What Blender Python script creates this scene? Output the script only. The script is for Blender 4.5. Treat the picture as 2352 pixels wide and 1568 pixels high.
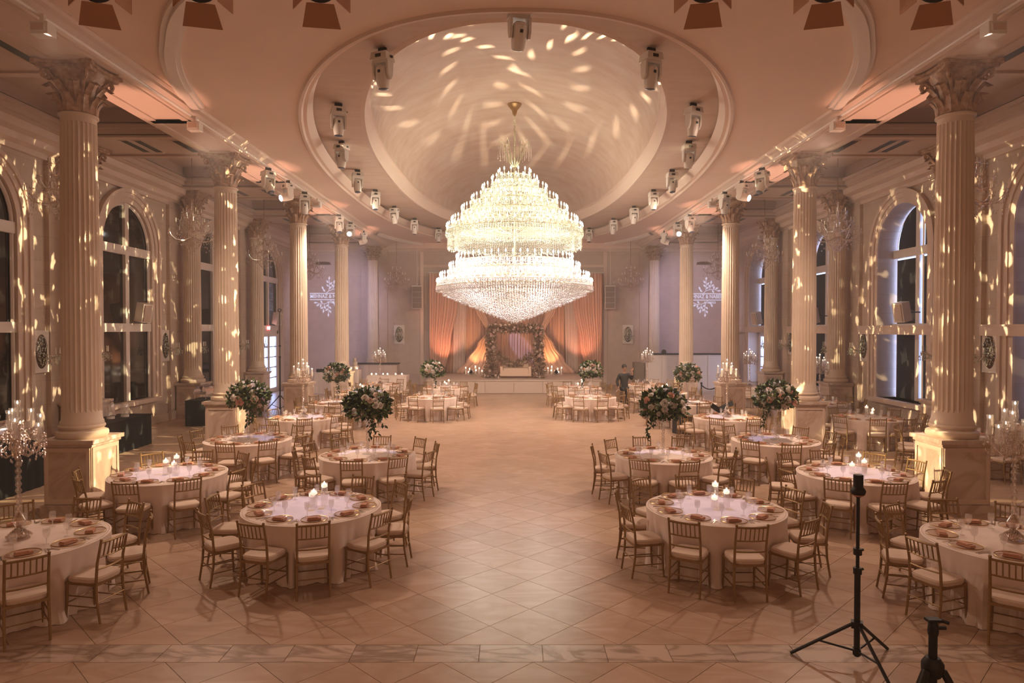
import bpy, math, random
import numpy as np
from mathutils import Vector, Matrix
random.seed(7); rng = np.random.default_rng(7)
for o in list(bpy.data.objects): bpy.data.objects.remove(o)
S = bpy.context.scene; C = S.collection
PI = math.pi; R = math.radians
# ------------------------------------------------------------------ camera
cam = bpy.data.cameras.new('camera'); cam.lens = 24; cam.sensor_width = 36; cam.clip_end = 200
co = bpy.data.objects.new('camera', cam); C.objects.link(co)
co.location = (0, 0, 3.2); co.rotation_euler = (R(90 - 1.06), 0, 0); S.camera = co
# ------------------------------------------------------------------ world and exposure
w = bpy.data.worlds.new('world'); S.world = w; w.use_nodes = True
w.node_tree.nodes['Background'].inputs[0].default_value = (1.0, .54, .30, 1)
w.node_tree.nodes['Background'].inputs[1].default_value = .36
vs = S.view_settings; vs.view_transform = 'Standard'; vs.look = 'None'; vs.gamma = 1; vs.exposure = 0.28
vs.use_curve_mapping = False
# ------------------------------------------------------------------ dimensions (metres, camera at the origin, hall runs along +Y)
X0 = .09                      # hall axis
COLX = 7.79; COLY = [12.2 + 6.23 * i for i in range(4)]; BAYY = [c + 3.115 for c in COLY]
WX = 12.2; BACK = 39.2; FRONT = -3.0
ZS = 7.84; ZC = 8.05; ZR = 8.4; ZA = 8.1
OC = 24.7                     # centre of the ceiling oval
# ------------------------------------------------------------------ materials
MATS = {}
def mat(name, col=(.8, .8, .8), rough=.5, metal=0, emit=None, es=0, noise=None, bump=0, scale=8, trans=0, alpha=1, spec=.5, detail=4, stretch=(1, 1, 1), coat=0):
    m = bpy.data.materials.new(name); m.use_nodes = True; nt = m.node_tree; b = nt.nodes['Principled BSDF']
    b.inputs['Base Color'].default_value = (*col, 1); b.inputs['Roughness'].default_value = rough
    b.inputs['Metallic'].default_value = metal; b.inputs['Specular IOR Level'].default_value = spec
    b.inputs['Coat Weight'].default_value = coat
    if emit: b.inputs['Emission Color'].default_value = (*emit, 1); b.inputs['Emission Strength'].default_value = es
    b.inputs['Alpha'].default_value = alpha
    if noise or bump:
        tc = nt.nodes.new('ShaderNodeTexCoord'); mp = nt.nodes.new('ShaderNodeMapping'); mp.inputs['Scale'].default_value = stretch
        nt.links.new(tc.outputs['Object'], mp.inputs[0])
        n = nt.nodes.new('ShaderNodeTexNoise'); n.inputs['Scale'].default_value = scale; n.inputs['Detail'].default_value = detail
        nt.links.new(mp.outputs[0], n.inputs['Vector'])
        if noise:
            r = nt.nodes.new('ShaderNodeValToRGB'); r.color_ramp.elements[0].position = .3; r.color_ramp.elements[1].position = .7
            r.color_ramp.elements[0].color = (*noise, 1); r.color_ramp.elements[1].color = (*col, 1)
            nt.links.new(n.outputs[0], r.inputs[0]); nt.links.new(r.outputs[0], b.inputs['Base Color'])
        if bump:
            bp = nt.nodes.new('ShaderNodeBump'); bp.inputs['Strength'].default_value = bump; bp.inputs['Distance'].default_value = .02
            nt.links.new(n.outputs[0], bp.inputs['Height']); nt.links.new(bp.outputs[0], b.inputs['Normal'])
    MATS[name] = m; return m
def mixmat(name, kind, col, fac, rough=.05, extra=None):
    """thin clear or crystal materials: transparent / translucent body with a glossy coat"""
    m = bpy.data.materials.new(name); m.use_nodes = True; nt = m.node_tree; nt.nodes.remove(nt.nodes['Principled BSDF'])
    out = nt.nodes['Material Output']; mx = nt.nodes.new('ShaderNodeMixShader'); mx.inputs[0].default_value = fac
    a = nt.nodes.new('ShaderNodeBsdfTransparent' if kind == 'clear' else 'ShaderNodeBsdfTranslucent')
    a.inputs[0].default_value = (*col, 1)
    g = nt.nodes.new('ShaderNodeBsdfGlossy'); g.inputs['Roughness'].default_value = rough; g.inputs[0].default_value = (1, 1, 1, 1)
    if extra:
        d = nt.nodes.new('ShaderNodeBsdfDiffuse'); d.inputs[0].default_value = (*extra[0], 1)
        m2 = nt.nodes.new('ShaderNodeMixShader'); m2.inputs[0].default_value = extra[1]
        nt.links.new(a.outputs[0], m2.inputs[1]); nt.links.new(d.outputs[0], m2.inputs[2]); first = m2
    else: first = a
    nt.links.new(first.outputs[0], mx.inputs[1]); nt.links.new(g.outputs[0], mx.inputs[2]); nt.links.new(mx.outputs[0], out.inputs[0])
    MATS[name] = m; return m
def stone_mat(name, col, col2, joint, sx, sy, rough=.6, axis='x'):
    """ashlar wall: faint joints by a brick texture, fine grain by noise"""
    m = mat(name, col, rough, noise=col2, bump=.08, scale=3)
    nt = m.node_tree; b = nt.nodes['Principled BSDF']
    tc = nt.nodes.new('ShaderNodeTexCoord'); sep = nt.nodes.new('ShaderNodeSeparateXYZ'); cmb = nt.nodes.new('ShaderNodeCombineXYZ')
    nt.links.new(tc.outputs['Object'], sep.inputs[0])
    nt.links.new(sep.outputs[1 if axis == 'x' else 0], cmb.inputs[0]); nt.links.new(sep.outputs[2], cmb.inputs[1])
    br = nt.nodes.new('ShaderNodeTexBrick'); br.inputs['Scale'].default_value = 1; br.inputs['Brick Width'].default_value = sx
    br.inputs['Row Height'].default_value = sy; br.inputs['Mortar Size'].default_value = .008
    br.inputs['Color1'].default_value = (1, 1, 1, 1); br.inputs['Color2'].default_value = (.93, .92, .92, 1); br.inputs['Mortar'].default_value = (*joint, 1)
    nt.links.new(cmb.outputs[0], br.inputs['Vector'])
    mul = nt.nodes.new('ShaderNodeMix'); mul.data_type = 'RGBA'; mul.blend_type = 'MULTIPLY'; mul.inputs[0].default_value = 1
    src = b.inputs['Base Color'].links[0].from_socket
    nt.links.new(src, mul.inputs[6]); nt.links.new(br.outputs[0], mul.inputs[7]); nt.links.new(mul.outputs[2], b.inputs['Base Color'])
    return m
def marble_mat(name, col, vein, rough, scale=1.6, lo=.47, hi=.53, vary=.25, strength=1.0):
    m = bpy.data.materials.new(name); m.use_nodes = True; nt = m.node_tree; b = nt.nodes['Principled BSDF']
    L = nt.links.new; N = nt.nodes.new
    tc = N('ShaderNodeTexCoord'); oi = N('ShaderNodeObjectInfo'); at = N('ShaderNodeAttribute'); at.attribute_name = 'shade'
    add = N('ShaderNodeVectorMath'); add.operation = 'ADD'; mu = N('ShaderNodeVectorMath'); mu.operation = 'SCALE'; mu.inputs[3].default_value = 17
    sh = N('ShaderNodeMath'); sh.operation = 'ADD'; L(oi.outputs['Random'], sh.inputs[0]); L(at.outputs['Fac'], sh.inputs[1])
    cb = N('ShaderNodeCombineXYZ'); L(sh.outputs[0], cb.inputs[0]); L(sh.outputs[0], cb.inputs[2]); L(cb.outputs[0], mu.inputs[0])
    geo = N('ShaderNodeNewGeometry'); L(geo.outputs['Position'], add.inputs[0]); L(mu.outputs[0], add.inputs[1])
    mp = N('ShaderNodeMapping'); mp.inputs['Scale'].default_value = (1, 2.6, 1); mp.inputs['Rotation'].default_value = (0, 0, .35); L(add.outputs[0], mp.inputs[0])
    n = N('ShaderNodeTexNoise'); n.inputs['Scale'].default_value = scale; n.inputs['Detail'].default_value = 8; n.inputs['Distortion'].default_value = 1.2; L(mp.outputs[0], n.inputs['Vector'])
    r = N('ShaderNodeValToRGB'); e = r.color_ramp.elements; e[0].position = lo - .09; e[0].color = (*col, 1); e[1].position = hi + .09; e[1].color = (*col, 1)
    v = r.color_ramp.elements.new((lo + hi) / 2); v.color = (*[c * (1 - strength) + k * strength for c, k in zip(col, vein)], 1); L(n.outputs[0], r.inputs[0])
    fr = N('ShaderNodeMath'); fr.operation = 'FRACT'; f2 = N('ShaderNodeMath'); f2.operation = 'MULTIPLY'; f2.inputs[1].default_value = 7.13; L(sh.outputs[0], f2.inputs[0]); L(f2.outputs[0], fr.inputs[0])
    mr = N('ShaderNodeMapRange'); mr.inputs[3].default_value = 1 - vary; mr.inputs[4].default_value = 1; L(fr.outputs[0], mr.inputs[0])
    mul = N('ShaderNodeMix'); mul.data_type = 'RGBA'; mul.blend_type = 'MULTIPLY'; mul.inputs[0].default_value = 1
    L(r.outputs[0], mul.inputs[6]); L(mr.outputs[0], mul.inputs[7]); L(mul.outputs[2], b.inputs['Base Color'])
    b.inputs['Roughness'].default_value = rough; MATS[name] = m; return m
M = MATS
mat('plaster', (.59, .45, .37), .75, noise=(.54, .40, .325), scale=.8)
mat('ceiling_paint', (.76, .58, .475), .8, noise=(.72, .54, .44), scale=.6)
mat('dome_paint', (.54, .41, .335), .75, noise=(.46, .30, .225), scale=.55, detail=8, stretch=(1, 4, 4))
mat('ring_paint', (.58, .44, .35), .75, noise=(.52, .37, .28), scale=1.5, detail=6, stretch=(1, 3, 1))
mat('moulding', (.66, .51, .42), .6)
stone_mat('stone_x', (.60, .47, .38), (.54, .41, .33), (.80, .76, .72), 1.3, .62, axis='x')
stone_mat('stone_y', (.58, .45, .38), (.53, .40, .335), (.88, .85, .82), 1.3, .62, axis='y')
mat('column_stone', (.68, .55, .44), .5, noise=(.62, .48, .37), scale=2, bump=.03)
mat('gilt_stone', (.54, .35, .235), .5, noise=(.28, .15, .085), scale=9, bump=.4)
marble_mat('pedestal_marble', (.64, .51, .43), (.38, .24, .16), .3, 1.1, .49, .51, .05, .55)
marble_mat('floor_marble', (.53, .365, .265), (.43, .26, .165), .27, 1.0, .45, .55, .14, .6)
marble_mat('border_marble', (.58, .43, .34), (.26, .16, .11), .27, 1.3, .492, .508, .15, .85)
mat('grout', (.25, .14, .08), .6)
mat('gold_wood', (.33, .205, .09), .38, metal=.35, noise=(.26, .15, .06), scale=30)
mat('cushion', (.64, .49, .39), .9, bump=.1, scale=200)
mat('linen', (.80, .67, .60), .85, noise=(.74, .60, .53), scale=6, bump=.15, detail=8)
mat('napkin_rose', (.52, .26, .17), .85, bump=.2, scale=60)
mat('gold', (.50, .33, .16), .3, metal=.9)
mat('pale_brass', (.72, .68, .50), .3, metal=.8)
mat('silver', (.75, .68, .62), .2, metal=1)
mat('chrome', (.8, .8, .82), .12, metal=1)
mat('black', (.012, .011, .011), .55)
mat('black_cloth', (.006, .006, .008), .9)
mat('black_suit', (.02, .017, .016), .8)
mat('white_plastic', (.72, .66, .60), .4)
mat('dark_detail', (.03, .025, .02), .5)
mat('white_paint', (.75, .66, .60), .45)
mat('grill', (.30, .24, .20), .8, noise=(.16, .12, .10), scale=60)
mat('mirror_oval', (.35, .27, .22), .12, metal=.9, noise=(.10, .07, .05), scale=22, bump=.6)
mat('night_glass', (.012, .010, .010), .06, spec=.6)
mat('shade_black', (.012, .011, .014), .6)
mat('blue_daylight', (.2, .3, .5), .3, emit=(.42, .56, 1.0), es=4.5)
mat('candle_wax', (.85, .78, .70), .6)
mat('wax_glow', (.9, .82, .74), .6, emit=(1, .82, .62), es=.9)  # flame light inside the wax put in as emission
mat('flame', (1, .9, .8), .5, emit=(1, .80, .56), es=14)
mat('bulb_warm', (1, 1, 1), .4, emit=(1, .97, .70), es=14)
mat('bulb_cool', (1, 1, 1), .4, emit=(1, .92, .88), es=18)
mat('lens_lit', (1, 1, 1), .3, emit=(1, .97, .93), es=12)
mat('lens_off', (.05, .07, .12), .1)
mat('exit_red', (.8, .05, .04), .4, emit=(1, .06, .05), es=3)
mat('leaf_dark', (.05, .085, .025), .6, noise=(.02, .035, .01), scale=30)
mat('leaf_light', (.22, .27, .09), .6, noise=(.07, .11, .03), scale=30)
mat('leaf_brown', (.38, .25, .17), .7, noise=(.22, .13, .08), scale=20)
mat('petal_white', (.80, .74, .70), .7)
mat('petal_pink', (.76, .42, .34), .7)
mat('petal_blush', (.78, .60, .52), .7)
mat('drape_rose', (.52, .30, .22), .85)
mat('drape_beige', (.60, .46, .39), .85)
mat('drape_blush', (.68, .42, .31), .85)
mat('stage_white', (.54, .43, .355), .6)
mat('sofa', (.66, .48, .36), .7)
mat('projection_glow_paint', (.95, .95, .95), .9, emit=(.60, .66, 1), es=.26)  # projected light imitated by white colour and a weak bluish emission
mat('skin', (.35, .19, .12), .6)
mat('hair', (.015, .012, .01), .6)
mat('wood_brown', (.24, .12, .06), .5)
mat('copper', (.50, .30, .20), .3, metal=.7)
mixmat('crystal', 'translucent', (.74, .75, .63), .25, .15, ((.68, .69, .58), .45))
mixmat('crystal_pale', 'translucent', (.84, .80, .80), .25, .15, ((.80, .77, .78), .45))
mixmat('crystal_clear', 'clear', (.86, .78, .72), .35, .08)
mixmat('glass', 'clear', (.985, .975, .97), .18, .10, ((.92, .89, .90), .16))
mixmat('water', 'clear', (.995, .99, .985), .02, .03)
mixmat('plate_glass', 'clear', (.96, .93, .90), .10, .05)
# ------------------------------------------------------------------ mesh helpers
class MB:
    def __init__(s): s.v = []; s.f = []
    def add(s, vs, fs):
        b = len(s.v); s.v += [tuple(v) for v in vs]; s.f += [tuple(b + i for i in f) for f in fs]; return s
    def box(s, x0, x1, y0, y1, z0, z1, mtx=None):
        vs = [(x, y, z) for z in (z0, z1) for y in (y0, y1) for x in (x0, x1)]
        if mtx: vs = [mtx @ Vector(v) for v in vs]
        return s.add(vs, [(0, 2, 3, 1), (4, 5, 7, 6), (0, 1, 5, 4), (2, 6, 7, 3), (0, 4, 6, 2), (1, 3, 7, 5)])
    def path(s, pts, rad, n=8, caps=True, closed=False):
        pts = [Vector(p) for p in pts]; k = len(pts); rad = rad if isinstance(rad, (list, tuple)) else [rad] * k
        vs = []; up = None
        for i, p in enumerate(pts):
            if closed: t = pts[(i + 1) % k] - pts[i - 1]
            else: t = pts[min(i + 1, k - 1)] - pts[max(i - 1, 0)]
            t = t.normalized() if t.length > 1e-9 else Vector((0, 0, 1))
            if up is None:
                a = Vector((0, 0, 1)) if abs(t.z) < .9 else Vector((1, 0, 0)); up = t.cross(a).normalized()
            up = (up - t * up.dot(t)).normalized(); w2 = t.cross(up)
            for j in range(n):
                a = 2 * PI * j / n; vs.append(p + (up * math.cos(a) + w2 * math.sin(a)) * rad[i])
        fs = []
        for i in range(k if closed else k - 1):
            i2 = (i + 1) % k
            for j in range(n):
                j2 = (j + 1) % n; fs.append((i * n + j, i * n + j2, i2 * n + j2, i2 * n + j))
        if caps and not closed: fs += [tuple(range(n - 1, -1, -1)), tuple((k - 1) * n + j for j in range(n))]
        return s.add(vs, fs)
    def tube(s, a, b, r0, r1=None, n=8): return s.path([a, b], [r0, r0 if r1 is None else r1], n)
    def lathe(s, prof, n=16, c=(0, 0, 0), mod=None, caps=True):
        vs = []
        for r, z in prof:
            for j in range(n):
                a = 2 * PI * j / n; q = r * (mod(a, z) if mod else 1)
                vs.append((c[0] + q * math.cos(a), c[1] + q * math.sin(a), c[2] + z))
        k = len(prof); fs = []
        for i in range(k - 1):
            for j in range(n):
                j2 = (j + 1) % n; fs.append((i * n + j, i * n + j2, (i + 1) * n + j2, (i + 1) * n + j))
        if caps: fs += [tuple(range(n - 1, -1, -1)), tuple((k - 1) * n + j for j in range(n))]
        return s.add(vs, fs)
    def ball(s, c, r, n=8, sz=1):
        k = max(4, n // 2); return s.lathe([(max(r * math.sin(PI * i / k), r * .03), -r * sz * math.cos(PI * i / k)) for i in range(k + 1)], n, c)
    def grid(s, fn, nu, nv, closed_u=False):
        vs = [fn(i / (nu if closed_u else nu - 1), j / (nv - 1)) for j in range(nv) for i in range(nu)]; fs = []
        for j in range(nv - 1):
            for i in range(nu if closed_u else nu - 1):
                i2 = (i + 1) % nu; fs.append((j * nu + i, j * nu + i2, (j + 1) * nu + i2, (j + 1) * nu + i))
        return s.add(vs, fs)
    def ext(s, prof, y0, y1, swap=False):
        """closed profile of (x,z) points extruded along y (or along x when swap)"""
        n = len(prof); vs = [((y, x, z) if swap else (x, y, z)) for y in (y0, y1) for x, z in prof]
        fs = [(i, (i + 1) % n, n + (i + 1) % n, n + i) for i in range(n)] + [tuple(range(n - 1, -1, -1)), tuple(range(n, 2 * n))]
        return s.add(vs, fs)
    def mesh(s, name, smooth=True):
        me = bpy.data.meshes.new(name); me.from_pydata(s.v, [], s.f); me.validate(); return finish(me, smooth)
def finish(me, smooth=True):
    if smooth:
        me.polygons.foreach_set('use_smooth', [True] * len(me.polygons)); me.set_sharp_from_angle(angle=R(38))
    me.update(); return me
def props(o, label=None, cat=None, group=None, kind=None):
    if label: o['label'] = label
    if cat: o['category'] = cat
    if group: o['group'] = group
    if kind: o['kind'] = kind
    return o
def obj(name, mb, m, parent=None, loc=(0, 0, 0), rz=0, smooth=True, label=None, cat=None, group=None, kind=None):
    me = mb.mesh(name, smooth) if isinstance(mb, MB) else mb
    if m is not None and not me.materials: me.materials.append(M[m] if isinstance(m, str) else m)
    o = bpy.data.objects.new(name, me); C.objects.link(o); o.parent = parent; o.location = loc; o.rotation_euler = (0, 0, rz)
    return props(o, label, cat, group, kind)
def thing(name, label, cat, loc=(0, 0, 0), rz=0, group=None):
    o = bpy.data.objects.new(name, None); C.objects.link(o); o.empty_display_size = .1
    o.location = loc; o.rotation_euler = (0, 0, rz); return props(o, label, cat, group)
def dup(o, loc=None, rz=None, label=None, group=None, parent=None):
    c = o.copy(); C.objects.link(c); c.parent = parent
    if loc is not None: c.location = loc
    if rz is not None: c.rotation_euler = (0, 0, rz)
    if label: c['label'] = label
    if group: c['group'] = group
    for ch in KIDS.get(o.name) or o.children: dup(ch, parent=c)
    return c
KIDS = {}
def keep(o):
    KIDS[o.name] = list(o.children)
    for ch in o.children: KIDS[ch.name] = list(ch.children)
    return o
def struct(name, mb, m, parent=None, smooth=True, loc=(0, 0, 0)):
    return obj(name, mb, m, parent, loc, smooth=smooth, kind=None if parent else 'structure')
OCT_V = np.array([(0, 0, 1), (1, 0, 0), (0, 1, 0), (-1, 0, 0), (0, -1, 0), (0, 0, -1)], float)
OCT_F = np.array([(0, 1, 2), (0, 2, 3), (0, 3, 4), (0, 4, 1), (5, 2, 1), (5, 3, 2), (5, 4, 3), (5, 1, 4)])
def npmesh(name, V, F, smooth=False):
    k = F.shape[1]; me = bpy.data.meshes.new(name); me.vertices.add(len(V)); me.vertices.foreach_set('co', V.ravel().astype(np.float32))
    me.loops.add(F.size); me.loops.foreach_set('vertex_index', F.ravel().astype(np.int32))
    me.polygons.add(len(F)); me.polygons.foreach_set('loop_start', np.arange(0, F.size, k, dtype=np.int32))
    me.update(calc_edges=True); me.validate()
    if smooth: finish(me)
    return me
def stamp(name, BV, BF, P, SC, RZ=None):
    """many copies of a small base mesh (positions P, scales SC, z-rotations) in one mesh"""
    P = np.asarray(P, float); n = len(P); SC = np.broadcast_to(np.asarray(SC, float), (n, 3)); V = BV[None] * SC[:, None]
    if RZ is not None:
        c, s_ = np.cos(RZ)[:, None], np.sin(RZ)[:, None]; x, y = V[..., 0].copy(), V[..., 1].copy(); V[..., 0] = x * c - y * s_; V[..., 1] = x * s_ + y * c
    V = V + P[:, None]; F = BF[None] + (np.arange(n) * len(BV))[:, None, None]
    return npmesh(name, V.reshape(-1, 3), F.reshape(-1, BF.shape[1]))
def beads(name, P, SC): return stamp(name, OCT_V, OCT_F, P, SC)
def leaves(name, P, Nrm, size):
    """bent four-triangle leaves scattered with random directions around Nrm"""
    P = np.asarray(P, float); n = len(P); d = np.asarray(Nrm, float) + rng.normal(0, .55, (n, 3)); d /= np.linalg.norm(d, axis=1)[:, None] + 1e-9
    a = rng.normal(0, 1, (n, 3)); sd = np.cross(d, a); sd /= np.linalg.norm(sd, axis=1)[:, None] + 1e-9; up = np.cross(sd, d)
    s_ = (size * rng.uniform(.7, 1.3, n))[:, None]
    V = np.stack([P, P + (d * .5 + sd * .3) * s_, P + (d * .5 - sd * .3) * s_, P + (d - up * .25) * s_, P + (d * .5 + up * .12) * s_], 1)
    F = np.array([(0, 1, 4), (0, 4, 2), (1, 3, 4), (4, 3, 2)])[None] + (np.arange(n) * 5)[:, None, None]
    return npmesh(name, V.reshape(-1, 3), F.reshape(-1, 3))
def text_mesh(name, s, size, depth=.004, align='CENTER', bold=0):
    cu = bpy.data.curves.new(name, 'FONT'); cu.body = s; cu.size = size; cu.extrude = depth; cu.offset = bold; cu.align_x = align; cu.resolution_u = 3
    t = bpy.data.objects.new(name, cu); C.objects.link(t); dg = bpy.context.evaluated_depsgraph_get()
    me = bpy.data.meshes.new_from_object(t.evaluated_get(dg)); bpy.data.objects.remove(t); bpy.data.curves.remove(cu); return me
def spot(name, loc, target, watt, col, angle, blend=.3, radius=.05, parent=None, gobo=None):
    l = bpy.data.lights.new(name, 'SPOT'); l.energy = watt; l.color = col; l.spot_size = R(angle); l.spot_blend = blend; l.shadow_soft_size = radius
    o = bpy.data.objects.new(name, l); C.objects.link(o); o.location = loc
    d = Vector(target) - Vector(loc); o.rotation_euler = d.to_track_quat('-Z', 'Y').to_euler()
    if parent: o.parent = parent
    if gobo:
        l.use_nodes = True; nt = l.node_tree; N = nt.nodes.new; L = nt.links.new; em = nt.nodes['Emission']
        tc = N('ShaderNodeTexCoord'); sp = N('ShaderNodeSeparateXYZ'); L(tc.outputs['Normal'], sp.inputs[0])
        def mth(op, a, b=None, c=None):
            q = N('ShaderNodeMath'); q.operation = op
            for i, k in enumerate((a, b, c)):
                if k is None: continue
                if isinstance(k, (int, float)): q.inputs[i].default_value = k
                else: L(k, q.inputs[i])
            return q.outputs[0]
        az = mth('MAXIMUM', mth('ABSOLUTE', sp.outputs[2]), .05)
        x = mth('DIVIDE', sp.outputs[0], az); y = mth('DIVIDE', sp.outputs[1], az)
        if gobo[0] == 'dapple':
            cb = N('ShaderNodeCombineXYZ'); L(mth('MULTIPLY', x, gobo[2]), cb.inputs[0]); L(y, cb.inputs[1])
            nz = N('ShaderNodeTexNoise'); nz.inputs['Scale'].default_value = gobo[1]; nz.inputs['Detail'].default_value = 2; L(cb.outputs[0], nz.inputs['Vector'])
            r = N('ShaderNodeMapRange'); r.inputs[1].default_value = gobo[3]; r.inputs[2].default_value = gobo[3] + .06; L(nz.outputs[0], r.inputs[0]); L(r.outputs[0], em.inputs[1])
        else:                                                   # a ring of short crescents
            rr = mth('SQRT', mth('ADD', mth('MULTIPLY', x, x), mth('MULTIPLY', y, y)))
            an = mth('ARCTAN2', y, x); k = gobo[2]
            ph = mth('FRACT', mth('ADD', mth('MULTIPLY', an, k / (2 * PI)), mth('MULTIPLY', rr, gobo[3])))
            dash = N('ShaderNodeMapRange'); dash.inputs[1].default_value = .20; dash.inputs[2].default_value = .08; L(mth('ABSOLUTE', mth('SUBTRACT', ph, .5)), dash.inputs[0])
            band = N('ShaderNodeMapRange'); band.inputs[1].default_value = gobo[4]; band.inputs[2].default_value = gobo[4] * .2; L(mth('ABSOLUTE', mth('SUBTRACT', rr, gobo[1])), band.inputs[0])
            L(mth('MULTIPLY', dash.outputs[0], band.outputs[0]), em.inputs[1])
    return o
# ================================================================== STRUCTURE
def oval(a, b, cy, N=144, n=2.3):
    out = []
    for i in range(N):
        t = 2 * PI * i / N; c, s_ = math.cos(t), math.sin(t)
        out.append((X0 + a * math.copysign(abs(c) ** (2 / n), c), cy + b * math.copysign(abs(s_) ** (2 / n), s_)))
    return out
def loft(rings):
    """rings: list of (list of xy, z)"""
    mb = MB(); n = len(rings[0][0]); vs = [(x, y, z) for pts, z in rings for x, y in pts]; fs = []
    for k in range(len(rings) - 1):
        for i in range(n):
            j = (i + 1) % n; fs.append((k * n + i, k * n + j, (k + 1) * n + j, (k + 1) * n + i))
    return mb.add(vs, fs)
# ---- floor: grout bed, diamond marble tiles, a veined border strip
floor = struct('floor', MB().box(X0 - 12.9, X0 + 12.9, FRONT, BACK + .3, -.12, -.006), 'grout')
T = .625; DG = T * math.sqrt(2); BY0, BY1 = 6.50, 6.86
def clip_tile(cx, cy, y0, y1, x0, x1):
    h = DG / 2 - .004; poly = [(cx + h, cy), (cx, cy + h), (cx - h, cy), (cx, cy - h)]
    def cut(poly, f):
        out = []
        for i, p in enumerate(poly):
            q = poly[(i + 1) % len(poly)]; a, b = f(p), f(q)
            if a >= 0: out.append(p)
            if (a >= 0) != (b >= 0): t = a / (a - b); out.append((p[0] + t * (q[0] - p[0]), p[1] + t * (q[1] - p[1])))
        return out
    for f in (lambda p: p[1] - y0, lambda p: y1 - p[1], lambda p: p[0] - x0, lambda p: x1 - p[0]):
        poly = cut(poly, f)
        if len(poly) < 3: return None
    return poly
tl = []
for (y0, y1, ph) in ((BY1 + .003, BACK, BY1), (FRONT, BY0 - .003, BY0 - DG * 20)):
    for k in range(int((y1 - ph) / (DG / 2)) + 3):
        for i in range(-32, 33):
            if (i + k) % 2: continue
            cx = X0 - .33 + i * DG / 2; cy = ph + k * DG / 2
            p = clip_tile(cx, cy, y0, y1, X0 - 12.7, X0 + 12.7)
            if p:
                a = abs(sum(p[m][0] * p[(m + 1) % len(p)][1] - p[(m + 1) % len(p)][0] * p[m][1] for m in range(len(p)))) / 2
                if a > .01: tl.append((cx, cy, p))
def in_view(x, y, z=0, mx=40):
    if y < 1: return False
    px = 1176 + x / y * 1568; py = 755 + (3.2 - z) / y * 1568; return -mx < px < 2352 + mx and -mx < py < 1568 + mx
vis = sorted([t for t in tl if in_view(t[0], t[1])], key=lambda t: t[1])
near = vis[:300]; nid = {id(t) for t in near}; full = None
for cx, cy, p in near:
    n = len(p); mb = MB().add([(x - cx, y - cy, 0) for x, y in p] + [(x - cx, y - cy, -.006) for x, y in p], [tuple(range(n))] + [((i + 1) % n, i, n + i, n + (i + 1) % n) for i in range(n)])
    isfull = n == 4 and max(abs(x - cx) for x, y in p) > DG / 2 - .01 and max(y - cy for x, y in p) > DG / 2 - .01 and min(y - cy for x, y in p) < -DG / 2 + .01
    if isfull:
        if full is None: full = mb.mesh('tile', False)
        me = full
    else: me = mb.mesh('tile', False)
    obj('tile', me, 'floor_marble', floor, (cx, cy, 0))
rest = MB(); shade = []
for t in tl:
    if id(t) in nid: continue
    rest.add([(x, y, 0) for x, y in t[2]], [tuple(range(len(t[2])))]); shade.append(random.random())
me = rest.mesh('tile_field', False); at = me.attributes.new('shade', 'FLOAT', 'FACE'); at.data.foreach_set('value', shade[:len(me.polygons)])
obj('tile_field', me, 'floor_marble', floor, kind='stuff')
for i in range(-20, 21):
    x = X0 - .1 + i * .625
    obj('border_tile', MB().box(-.309, .309, -.177, .177, -.006, 0), 'border_marble', floor, (x, (BY0 + BY1) / 2, 0), smooth=False)
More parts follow.
